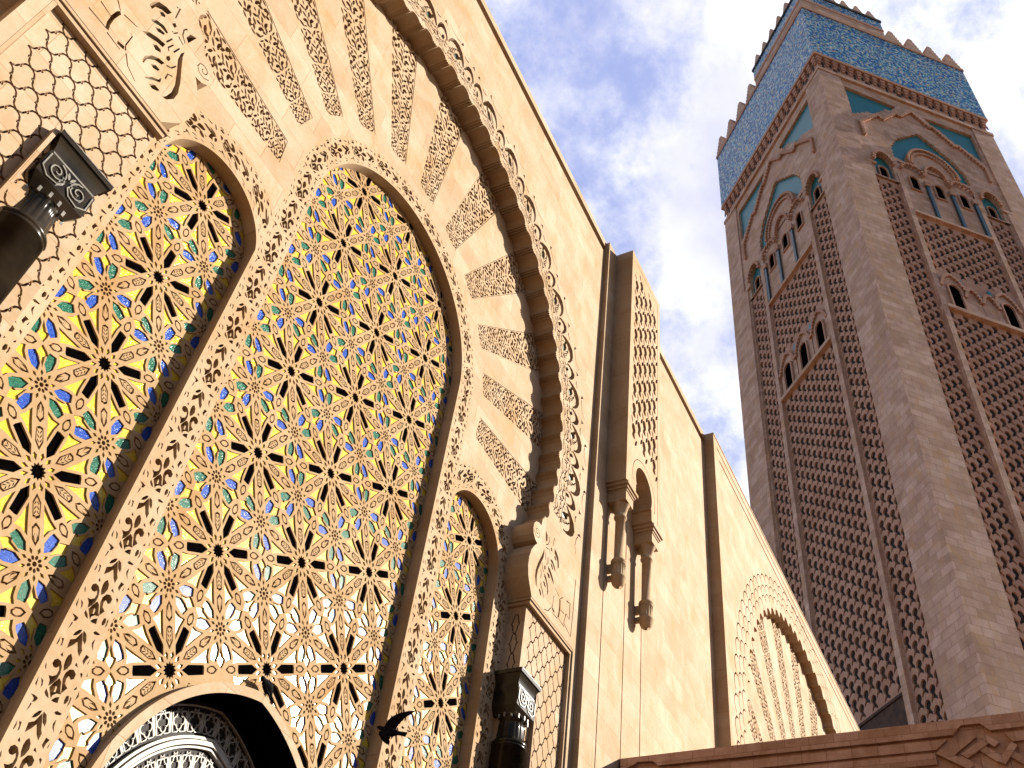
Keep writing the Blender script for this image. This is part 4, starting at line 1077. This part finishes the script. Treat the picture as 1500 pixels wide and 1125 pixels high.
# corner piers: shared between two faces
for iu, iv_ in ((0, 0), (1, 0), (0, 1), (1, 1)):
    cpier = Mesh()
    u0, u1 = (O, 2.0) if iu == 0 else (10.5, 12.4)
    d0, d1 = (O, 2.0) if iv_ == 0 else (10.5, 12.4)
    cpier.box(u0, u1, d0, d1, ZG, 44.5, 'mstone', fn=lambda u, d, z: f0(u, z, d))
    u0, u1 = (O, 1.62) if iu == 0 else (10.88, 12.4)
    d0, d1 = (O, 1.62) if iv_ == 0 else (10.88, 12.4)
    cpier.box(u0, u1, d0, d1, 44.502, 54.2, 'mstone', fn=lambda u, d, z: f0(u, z, d))
    cpier.build('corner_pier', minaret)
def lattice_loops(u0, u1, z0, z1, pu=.37, pz=.74, skip=None):
    n = max(1, int(round((u1 - u0) / pu))); pu = (u1 - u0) / n
    lo = []
    j0 = int(z0 / pz) - 1; j1 = int(z1 / pz) + 2
    for i in range(n):
        for j in range(j0, j1):
            x = u0 + (i + .5) * pu; z = j * pz + (pz / 2 if i % 2 else 0)
            if z - pz * .44 < z0 or z + pz * .44 > z1: continue
            if skip and skip(x, z): continue
            w_ = pu * 1.0; h = pz * .86
            # lobed arch opening above a forked foot
            p = [(x - .08 * w_, z - .30 * h), (x - .44 * w_, z - .48 * h), (x - .46 * w_, z - .30 * h), (x - .26 * w_, z - .14 * h), (x - .22 * w_, z - .02 * h), (x - .40 * w_, z + .10 * h), (x - .42 * w_, z + .24 * h),
                 (x - .30 * w_, z + .38 * h), (x - .10 * w_, z + .47 * h), (x + .10 * w_, z + .47 * h), (x + .30 * w_, z + .38 * h), (x + .42 * w_, z + .24 * h), (x + .40 * w_, z + .10 * h),
                 (x + .22 * w_, z - .02 * h), (x + .26 * w_, z - .14 * h), (x + .46 * w_, z - .30 * h), (x + .44 * w_, z - .48 * h), (x + .08 * w_, z - .30 * h)]
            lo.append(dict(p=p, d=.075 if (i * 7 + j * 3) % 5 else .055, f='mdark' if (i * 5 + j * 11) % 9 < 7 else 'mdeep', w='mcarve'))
    return lo
def ribs(mesh, fn, u0, u1, z0, z1, pu, pz):
    """raised diagonal ribs that tie the net together"""
    pass
def window(parent, side, u, z, w_, h, o, name='window'):
    m_ = Mesh(); f = face(side, o)
    arch = [(u - w_ / 2, z - h / 2), (u + w_ / 2, z - h / 2)] + [(u + w_ / 2 * math.cos(a), z + h / 2 - w_ / 2 + w_ / 2 * math.sin(a)) for a in np.linspace(0, math.pi, 9)]
    m_.prism(arch, -.012, .0, 'void_paint', f)
    k_ = [(x + (x - u) * .28, zz + (zz - z) * .12) for x, zz in arch]
    fr = Sheet(k_, [dict(p=arch, d=.10, f=None)]); m_.sheet(fr, 'mcarve', face(side, o - .10))
    m_.prism(k_, -.10, .0, 'mcarve', f, caps=False)
    m_.build(name, parent)
def rope(mesh, side, pts, o, size=.2, proud=.16, mat='mcarve'):
    """row of small lobes hanging along a line"""
    f = face(side, o)
    P = [np.array(p, float) for p in pts]; acc = 0; i = 0
    for a, b in zip(P[:-1], P[1:]):
        ln = np.linalg.norm(b - a); n = max(1, int(round(ln / size)))
        for k_ in range(n):
            c = a + (b - a) * (k_ + .5) / n
            r = size * .52
            poly = [(c[0] + r * math.cos(t), c[1] + r * math.sin(t)) for t in np.linspace(0, 2 * math.pi, 7)[:-1]]
            mesh.prism(poly, -proud, .0, mat, f)
def scallop(p0, p1, n, bulge):
    """scalloped edge from p0 to p1, bulging to the left of travel"""
    p0 = np.array(p0, float); p1 = np.array(p1, float); d = p1 - p0; ln = np.linalg.norm(d); t = d / ln; nn = np.array([-t[1], t[0]])
    out_ = []
    for i in range(n):
        for s in (0, .2, .5, .8):
            q = p0 + d * ((i + s) / n) + nn * bulge * math.sin(math.pi * s)
            out_.append(tuple(q))
    return out_
def chain(pts, n, bulge):
    o_ = []
    for a, b in zip(pts[:-1], pts[1:]):
        ln = math.hypot(b[0] - a[0], b[1] - a[1]); o_ += scallop(a, b, max(1, int(round(ln / n))), bulge)
    return o_
BIG = [(1.75, 49.75), (3.1, 50.9), (3.25, 50.7), (4.6, 52.3), (4.75, 52.1), (5.45, 53.25)]
for side in (0, 1):
    fc = face(side, O)
    # ---- net panels
    for (u0, u1, zb, zt) in ((2.0, 3.6, ZG, 43.4), (8.9, 10.5, ZG, 43.4)):
        m_ = Mesh()
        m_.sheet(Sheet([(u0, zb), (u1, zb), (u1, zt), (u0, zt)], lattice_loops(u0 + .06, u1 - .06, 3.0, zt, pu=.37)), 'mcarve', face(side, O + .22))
        m_.build('net_panel', minaret)
    m_ = Mesh()
    zt0, zt1 = (33.05, 36.3)
    skip = lambda x, z: 32.7 < z < 36.2 - (0.35 * abs(((x - 3.9) / 1.55) % 1 - .5) * 2) + .1
    zlow = 14.3 if side == 1 else 3.0
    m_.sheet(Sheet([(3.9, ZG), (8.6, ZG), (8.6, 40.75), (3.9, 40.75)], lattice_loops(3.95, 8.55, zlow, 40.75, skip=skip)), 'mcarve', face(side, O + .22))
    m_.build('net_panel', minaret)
    mu = Mesh()
    for u0, u1 in ((3.6, 3.9), (8.6, 8.9)):
        mbox(mu, side, u0, u1, ZG, 44.4, O + .05, O + .5, 'mstone'); 
    for u0, u1 in ((2.0, 2.10), (10.4, 10.5)):
        mbox(mu, side, u0, u1, ZG, 43.3, O + .12, O + .5, 'mstone')
    mbox(mu, side, 3.9, 8.6, 40.75, 40.95, O + .02, O + .5, 'mstone'); mbox(mu, side, 3.9, 8.6, 32.85, 33.08, O + .0, O + .5, 'mstone')
    mu.build('mullion', minaret)
    # ---- gallery block behind the three windows
    gb = Mesh(); mbox(gb, side, 3.902, 8.598, 40.96, 46.2, O + .16, O + .5, 'mstone'); gb.build('window_block', minaret)
    for u in (4.65, 6.2, 7.75): window(minaret, side, u, 44.0, .52, 1.3, O + .16)
    cl = Mesh()
    for u in (5.42, 6.98, 8.42):
        mbox(cl, side, u - .09, u + .09, 41.0, 44.1, O + .02, O + .155, 'teal'); mbox(cl, side, u - .16, u + .16, 44.1, 44.5, O - .02, O + .155, 'mcarve')
    cl.build('colonnette', minaret)
    # ---- crown panel with turquoise fields
    tri = [(1.80, 53.35), (1.80, 49.95)] + chain(BIG, .5, .13)
    triR = [(12.5 - x, z) for x, z in tri]
    inner_out = chain([(8.66, 46.2), (8.62, 47.4), (8.1, 48.5), (7.2, 49.55), (6.3, 50.5)], .45, -.12) + chain([(6.3, 50.5), (5.3, 49.5), (4.45, 48.6), (3.9, 47.4), (3.9, 46.2)], .45, -.12)
    inner_in = [(4.55, 46.15), (4.7, 46.9), (5.1, 47.7), (5.7, 48.15), (6.25, 48.35), (6.8, 48.15), (7.4, 47.7), (7.8, 46.9), (7.95, 46.15)]
    field = inner_out + inner_in
    sL = [(2.25, 43.5), (2.25, 44.9)] + [(2.85 - .6 * math.cos(t), 45.0 + .95 * math.sin(t)) for t in np.linspace(.15, math.pi - .15, 9)] + [(3.45, 44.9), (3.45, 43.5)]
    sR = [(12.5 - x, z) for x, z in sL]
    lo = [dict(p=tri, d=.16, f='turq'), dict(p=triR, d=.16, f='turq'), dict(p=field, d=.16, f='turq'), dict(p=sL, d=.2, f='turq'), dict(p=sR, d=.2, f='turq')]
    cpn = Mesh()
    outer = [(1.62, 43.41), (3.6, 43.41), (3.6, 44.41), (3.9, 44.41), (3.9, 45.9), (8.6, 45.9), (8.6, 44.41), (8.9, 44.41), (8.9, 43.41), (10.88, 43.41), (10.88, 54.2), (1.62, 54.2)]
    cpn.sheet(Sheet(outer, lo), 'mstone', face(side, O + .10))
    cpn.build('crown_panel', minaret)
    for u in (2.85, 9.65): window(minaret, side, u, 44.15, .48, 1.2, O + .29)
    big2 = [(2.15, 47.5), (2.1, 49.0), (3.55, 50.75), (3.8, 50.4), (5.1, 52.1), (5.2, 51.75), (6.25, 53.1), (7.3, 51.75), (7.4, 52.1), (8.7, 50.4), (8.95, 50.75), (10.4, 49.0), (10.35, 47.5)]
    def arcpts(cx_, cz, rx, rz, n_, e_=0.0): return [(cx_ - rx * math.cos(t), cz + rz * math.sin(t)) for t in np.linspace(-e_, math.pi + e_, n_)]
    jobs = [(big2, .24, .16)]
    for cx_, cz, rx, rz in ((4.65, 44.95, .72, .75), (6.2, 45.2, .72, 1.25), (7.75, 44.95, .72, .75)): jobs.append((arcpts(cx_, cz, rx, rz, 10), .18, .2))
    jobs.append((arcpts(6.25, 46.1, 1.62, 2.1, 16), .18, .18)); jobs.append((arcpts(6.25, 46.1, 1.36, 1.75, 14), .18, .12))
    for cx_ in (2.85, 9.65): jobs.append((arcpts(cx_, 45.0, .62, .98, 12, .1), .22, .18))
    for pts_, sz, pr in jobs:
        sc_ = Mesh(); rope(sc_, side, pts_, O + .10, sz, pr); sc_.build('scalloped_arch', minaret)
    for u0, u1 in ((1.62, 2.3), (10.2, 10.88)):
        sc_ = Mesh(); mbox(sc_, side, u0, u1, 44.40, 44.60, O - .02, O + .1, 'mstone'); sc_.build('ledge', minaret)
    # ---- middle windows under pointed hoods
    us = (4.62, 6.15, 7.68) if side == 1 else (4.65, 7.6)
    hood = Mesh()
    for u in ((4.62, 6.15, 7.68) if side == 1 else (4.65, 5.65, 6.6, 7.6)):
        w_ = .72 if u in us else .46; ht = 2.6 if u in us else 1.95
        poly = [(u - w_, 33.1), (u + w_, 33.1), (u + w_, 33.1 + ht * .55), (u + w_ * .6, 33.1 + ht * .85), (u, 33.1 + ht), (u - w_ * .6, 33.1 + ht * .85), (u - w_, 33.1 + ht * .55)]
        hood.prism(poly, .0, .5, 'mstone', face(side, O + .12 + .01 * us.index(u) if u in us else O + .15))
        rope(hood, side, poly[2:], O + .12, .2, .12)
        for s in (1, -1):
            hood.prism(almond(u + s * w_ * .95, 33.1 + ht * .92, .5, .22, 90), .0, .1, 'turq', face(side, O + .16))
    hood.build('window_hoods', minaret)
    for u in us: window(minaret, side, u, 33.95, .62, 1.75, O + .115)
    if side == 1:
        pt = Mesh(); mbox(pt, side, 3.92, 8.58, 3.0, 14.2, O + .10, O + .3, 'mdeep'); mbox(pt, side, 3.92, 8.58, 14.22, 14.32, O + .06, O + .3, 'mdeep')
        for q in range(6): mbox(pt, side, 4.2, 8.3, 12.2 - q * .9, 12.35 - q * .9, O + .06, O + .2, 'mcarve')
        pt.build('portal_recess', minaret)
# plain far faces
ff = Mesh()
for side in (2, 3): mbox(ff, side, 1.9, 10.6, ZG, 54.2, O + .15, O + .6, 'mstone')
ff.build('far_faces', minaret)
# ---- corbel table, tile band, merlons
ct = Mesh()
ct.box(.05, 12.45, .05, 12.45, 54.21, 54.55, 'mstone', fn=lambda u, d, z: f0(u, z, d))
ct.box(.22, 12.28, .22, 12.28, 54.551, 56.15, 'mcarve', fn=lambda u, d, z: f0(u, z, d))
ct.box(-.02, 12.52, -.02, 12.52, 56.151, 56.45, 'mcarve', fn=lambda u, d, z: f0(u, z, d))
for side in (0, 1):
    for i in range(22):
        u = .35 + i * .562
        for j, (dz, pr) in enumerate(((.0, .17), (.28, .13), (.52, .08))):
            mbox(ct, side, u - .17 + j * .03, u + .17 - j * .03, 55.82 - dz, 56.14 - dz, .22 - pr, .222, 'mcarve')
        mbox(ct, side, u + .20, u + .36, 54.9 if i % 4 == 0 else 55.3, 55.75, .208, .222, 'mdark')
        if i % 4 == 2: mbox(ct, side, u - .17, u + .17, 54.75, 55.25, .205, .222, 'mdark')
ct.build('corbel_table', minaret)
tb = Mesh(); tb.box(.0, 12.5, .0, 12.5, 56.451, 63.2, 'zellij', fn=lambda u, d, z: f0(u, z, d)); tb.build('tile_band', minaret)
te = Mesh(); te.box(-.06, 12.56, -.06, 12.56, 63.201, 63.55, 'mcarve', fn=lambda u, d, z: f0(u, z, d)); te.build('tile_edge', minaret)
STEP = [(-.62, 0), (-.62, .55), (-.50, .55), (-.50, .85), (-.40, .85), (-.40, 1.15), (-.30, 1.15), (-.30, 1.45), (-.20, 1.45), (-.20, 1.75), (-.08, 1.9), (.08, 1.9), (.20, 1.75), (.20, 1.45), (.30, 1.45), (.30, 1.15), (.40, 1.15), (.40, .85), (.50, .85), (.50, .55), (.62, .55), (.62, 0)]
def merlons(us, side, z, o, sc=1.0, th=.45):
    for u in us:
        m_ = Mesh(); m_.prism([(u + x * sc, z + y * sc) for x, y in STEP], 0, th, 'mstone', face(side, o)); m_.build('merlon', minaret)
for side in (0, 1): merlons([11.85 - 1.55 * i for i in range(4)], side, 63.552, .0)
for side in (2, 3): merlons([.9 + 1.55 * i for i in range(8)], side, 63.552, .0)
# ---- lantern on top
lt = Mesh(); t = 2.62
lt.box(t, 12.5 - t, t, 12.5 - t, 63.552, 73.3, 'mstone', fn=lambda u, d, z: f0(u, z, d))
for side in (0, 1):
    for u in (3.6, 5.0, 6.25, 7.5, 8.9):
        for dx, dz in ((0, 0), (.22, .3), (-.22, .3), (.22, -.3), (-.22, -.3), (0, .62), (0, -.62), (.36, 0), (-.36, 0)):
            mbox(lt, side, u + dx - .09, u + dx + .09, 71.0 + dz - .1, 71.0 + dz + .1, t - .004, t + .01, 'mdark')
lt.build('lantern', minaret)
lb = Mesh(); lb.box(t - .04, 12.54 - t, t - .04, 12.54 - t, 73.301, 73.7, 'mcarve', fn=lambda u, d, z: f0(u, z, d))
lb.box(t - .02, 12.52 - t, t - .02, 12.52 - t, 73.701, 75.0, 'zellij', fn=lambda u, d, z: f0(u, z, d))
lb.box(t - .1, 12.6 - t, t - .1, 12.6 - t, 75.001, 75.35, 'mdark', fn=lambda u, d, z: f0(u, z, d))
lb.build('lantern_band', minaret)
for side in (0, 1, 2, 3): merlons([3.3 + 1.18 * i for i in range(6)], side, 75.352, t, .75, .35)

# ================================================================== pigeons
def pigeon(name, label, pos, head, up, wings, scale=1.0):
    """pos in design units; head/up world vectors; wings: list of tip vectors (in bird axes) or None"""
    h = Vector(head).normalized(); u = (Vector(up) - Vector(up).dot(h) * h).normalized(); s = h.cross(u)
    bm = bmesh.new()
    def loft(rings, n=12):
        prev = None; first = None
        for c, ra, rb, xa, xb in rings:
            vs = [bm.verts.new(c + xa * (ra * math.cos(2 * math.pi * i / n)) + xb * (rb * math.sin(2 * math.pi * i / n))) for i in range(n)]
            if prev: [bm.faces.new((prev[i], prev[(i + 1) % n], vs[(i + 1) % n], vs[i])) for i in range(n)]
            else: first = vs
            prev = vs
        bm.faces.new(first[::-1]); bm.faces.new(prev)
    X, Y, Z = Vector((1, 0, 0)), Vector((0, 1, 0)), Vector((0, 0, 1))
    body = [(.178, .016, .003, .004), (.168, .012, .006, .006), (.155, .012, .017, .019), (.135, .012, .025, .027), (.112, .006, .024, .026), (.09, -.002, .034, .036), (.045, -.012, .052, .052), (-.01, -.014, .055, .052), (-.06, -.008, .042, .036), (-.10, .0, .030, .018), (-.15, .004, .038, .008), (-.20, .006, .046, .004)]
    loft([(Vector((x, 0, z)), ra, rb, Y, Z) for x, z, ra, rb in body])
    for w_ in wings:
        tip = Vector(w_); root = Vector((.02, .03 * (1 if tip.y >= 0 else -1), .02)); rr = []
        for t, ch in ((0, .075), (.25, .085), (.5, .08), (.75, .062), (.92, .04), (1.0, .012)):
            c = root + (tip - root) * t + X * (.03 * math.sin(math.pi * t) - .05 * t * t) + Z * .02 * math.sin(math.pi * t)
            rr.append((c, ch, .008 * (1 - t * .6), X, (tip.normalized().cross(X)).normalized()))
        loft(rr, 10)
    if not any(abs(Vector(w_).y) > .08 for w_ in wings):
        for sg in (1, -1):
            loft([(Vector((-.01, .022 * sg, -.055)), .007, .007, X, Y), (Vector((.0, .022 * sg, -.09)), .005, .005, X, Y), (Vector((.015, .022 * sg, -.095)), .010, .004, X, Y)], 6)
    me = bpy.data.meshes.new(name); bm.to_mesh(me); bm.free()
    me.materials.append(M['bird'])
    o = bpy.data.objects.new(name, me); COL.objects.link(o)
    md = o.modifiers.new('remesh', 'REMESH'); md.mode = 'VOXEL'; md.voxel_size = .006; md.use_smooth_shade = True
    dg = bpy.context.evaluated_depsgraph_get(); dg.update()
    me2 = bpy.data.meshes.new_from_object(o.evaluated_get(dg)); o.modifiers.clear(); o.data = me2
    if not me2.materials: me2.materials.append(M['bird'])
    m4 = Matrix.Identity(4)
    for i in range(3):
        m4[i][0] = h[i] * scale; m4[i][1] = s[i] * -scale; m4[i][2] = u[i] * scale; m4[i][3] = pos[i] * S
    o.matrix_world = m4
    o['label'] = label; o['category'] = 'pigeon'
    return o
rt_, dn_, fw_ = [Vector(RC[i]) for i in range(3)]
def ray_pt(px, py, dist):
    d = rt_ * ((px - 750) / 1409.13) + dn_ * ((py - 562.5) / 1409.13) + fw_
    return Vector(CAM) + d * dist
pf = ray_pt(572, 1071, 5.6)
pigeon('flying_pigeon', 'dark pigeon in flight with raised wing before the tall carved band', pf, -rt_ - .15 * dn_ + .25 * fw_, -dn_ - .35 * fw_,
       [(-.17, -.20, .20), (.02, .16, -.06)], 1.0)
d_ = rt_ * ((392 - 750) / 1409.13) + dn_ * ((1008 - 562.5) / 1409.13) + fw_
pp = Vector(CAM) + d_ * ((-.07 - CAM[1]) / d_.y)
pigeon('perched_pigeon', 'dark pigeon perched on the top of the stone door arch', pp, -dn_ - .25 * rt_ - .3 * fw_, -fw_ * .8 - .6 * rt_, [(-.13, .045, .01), (-.13, -.045, .01)], 1.35)
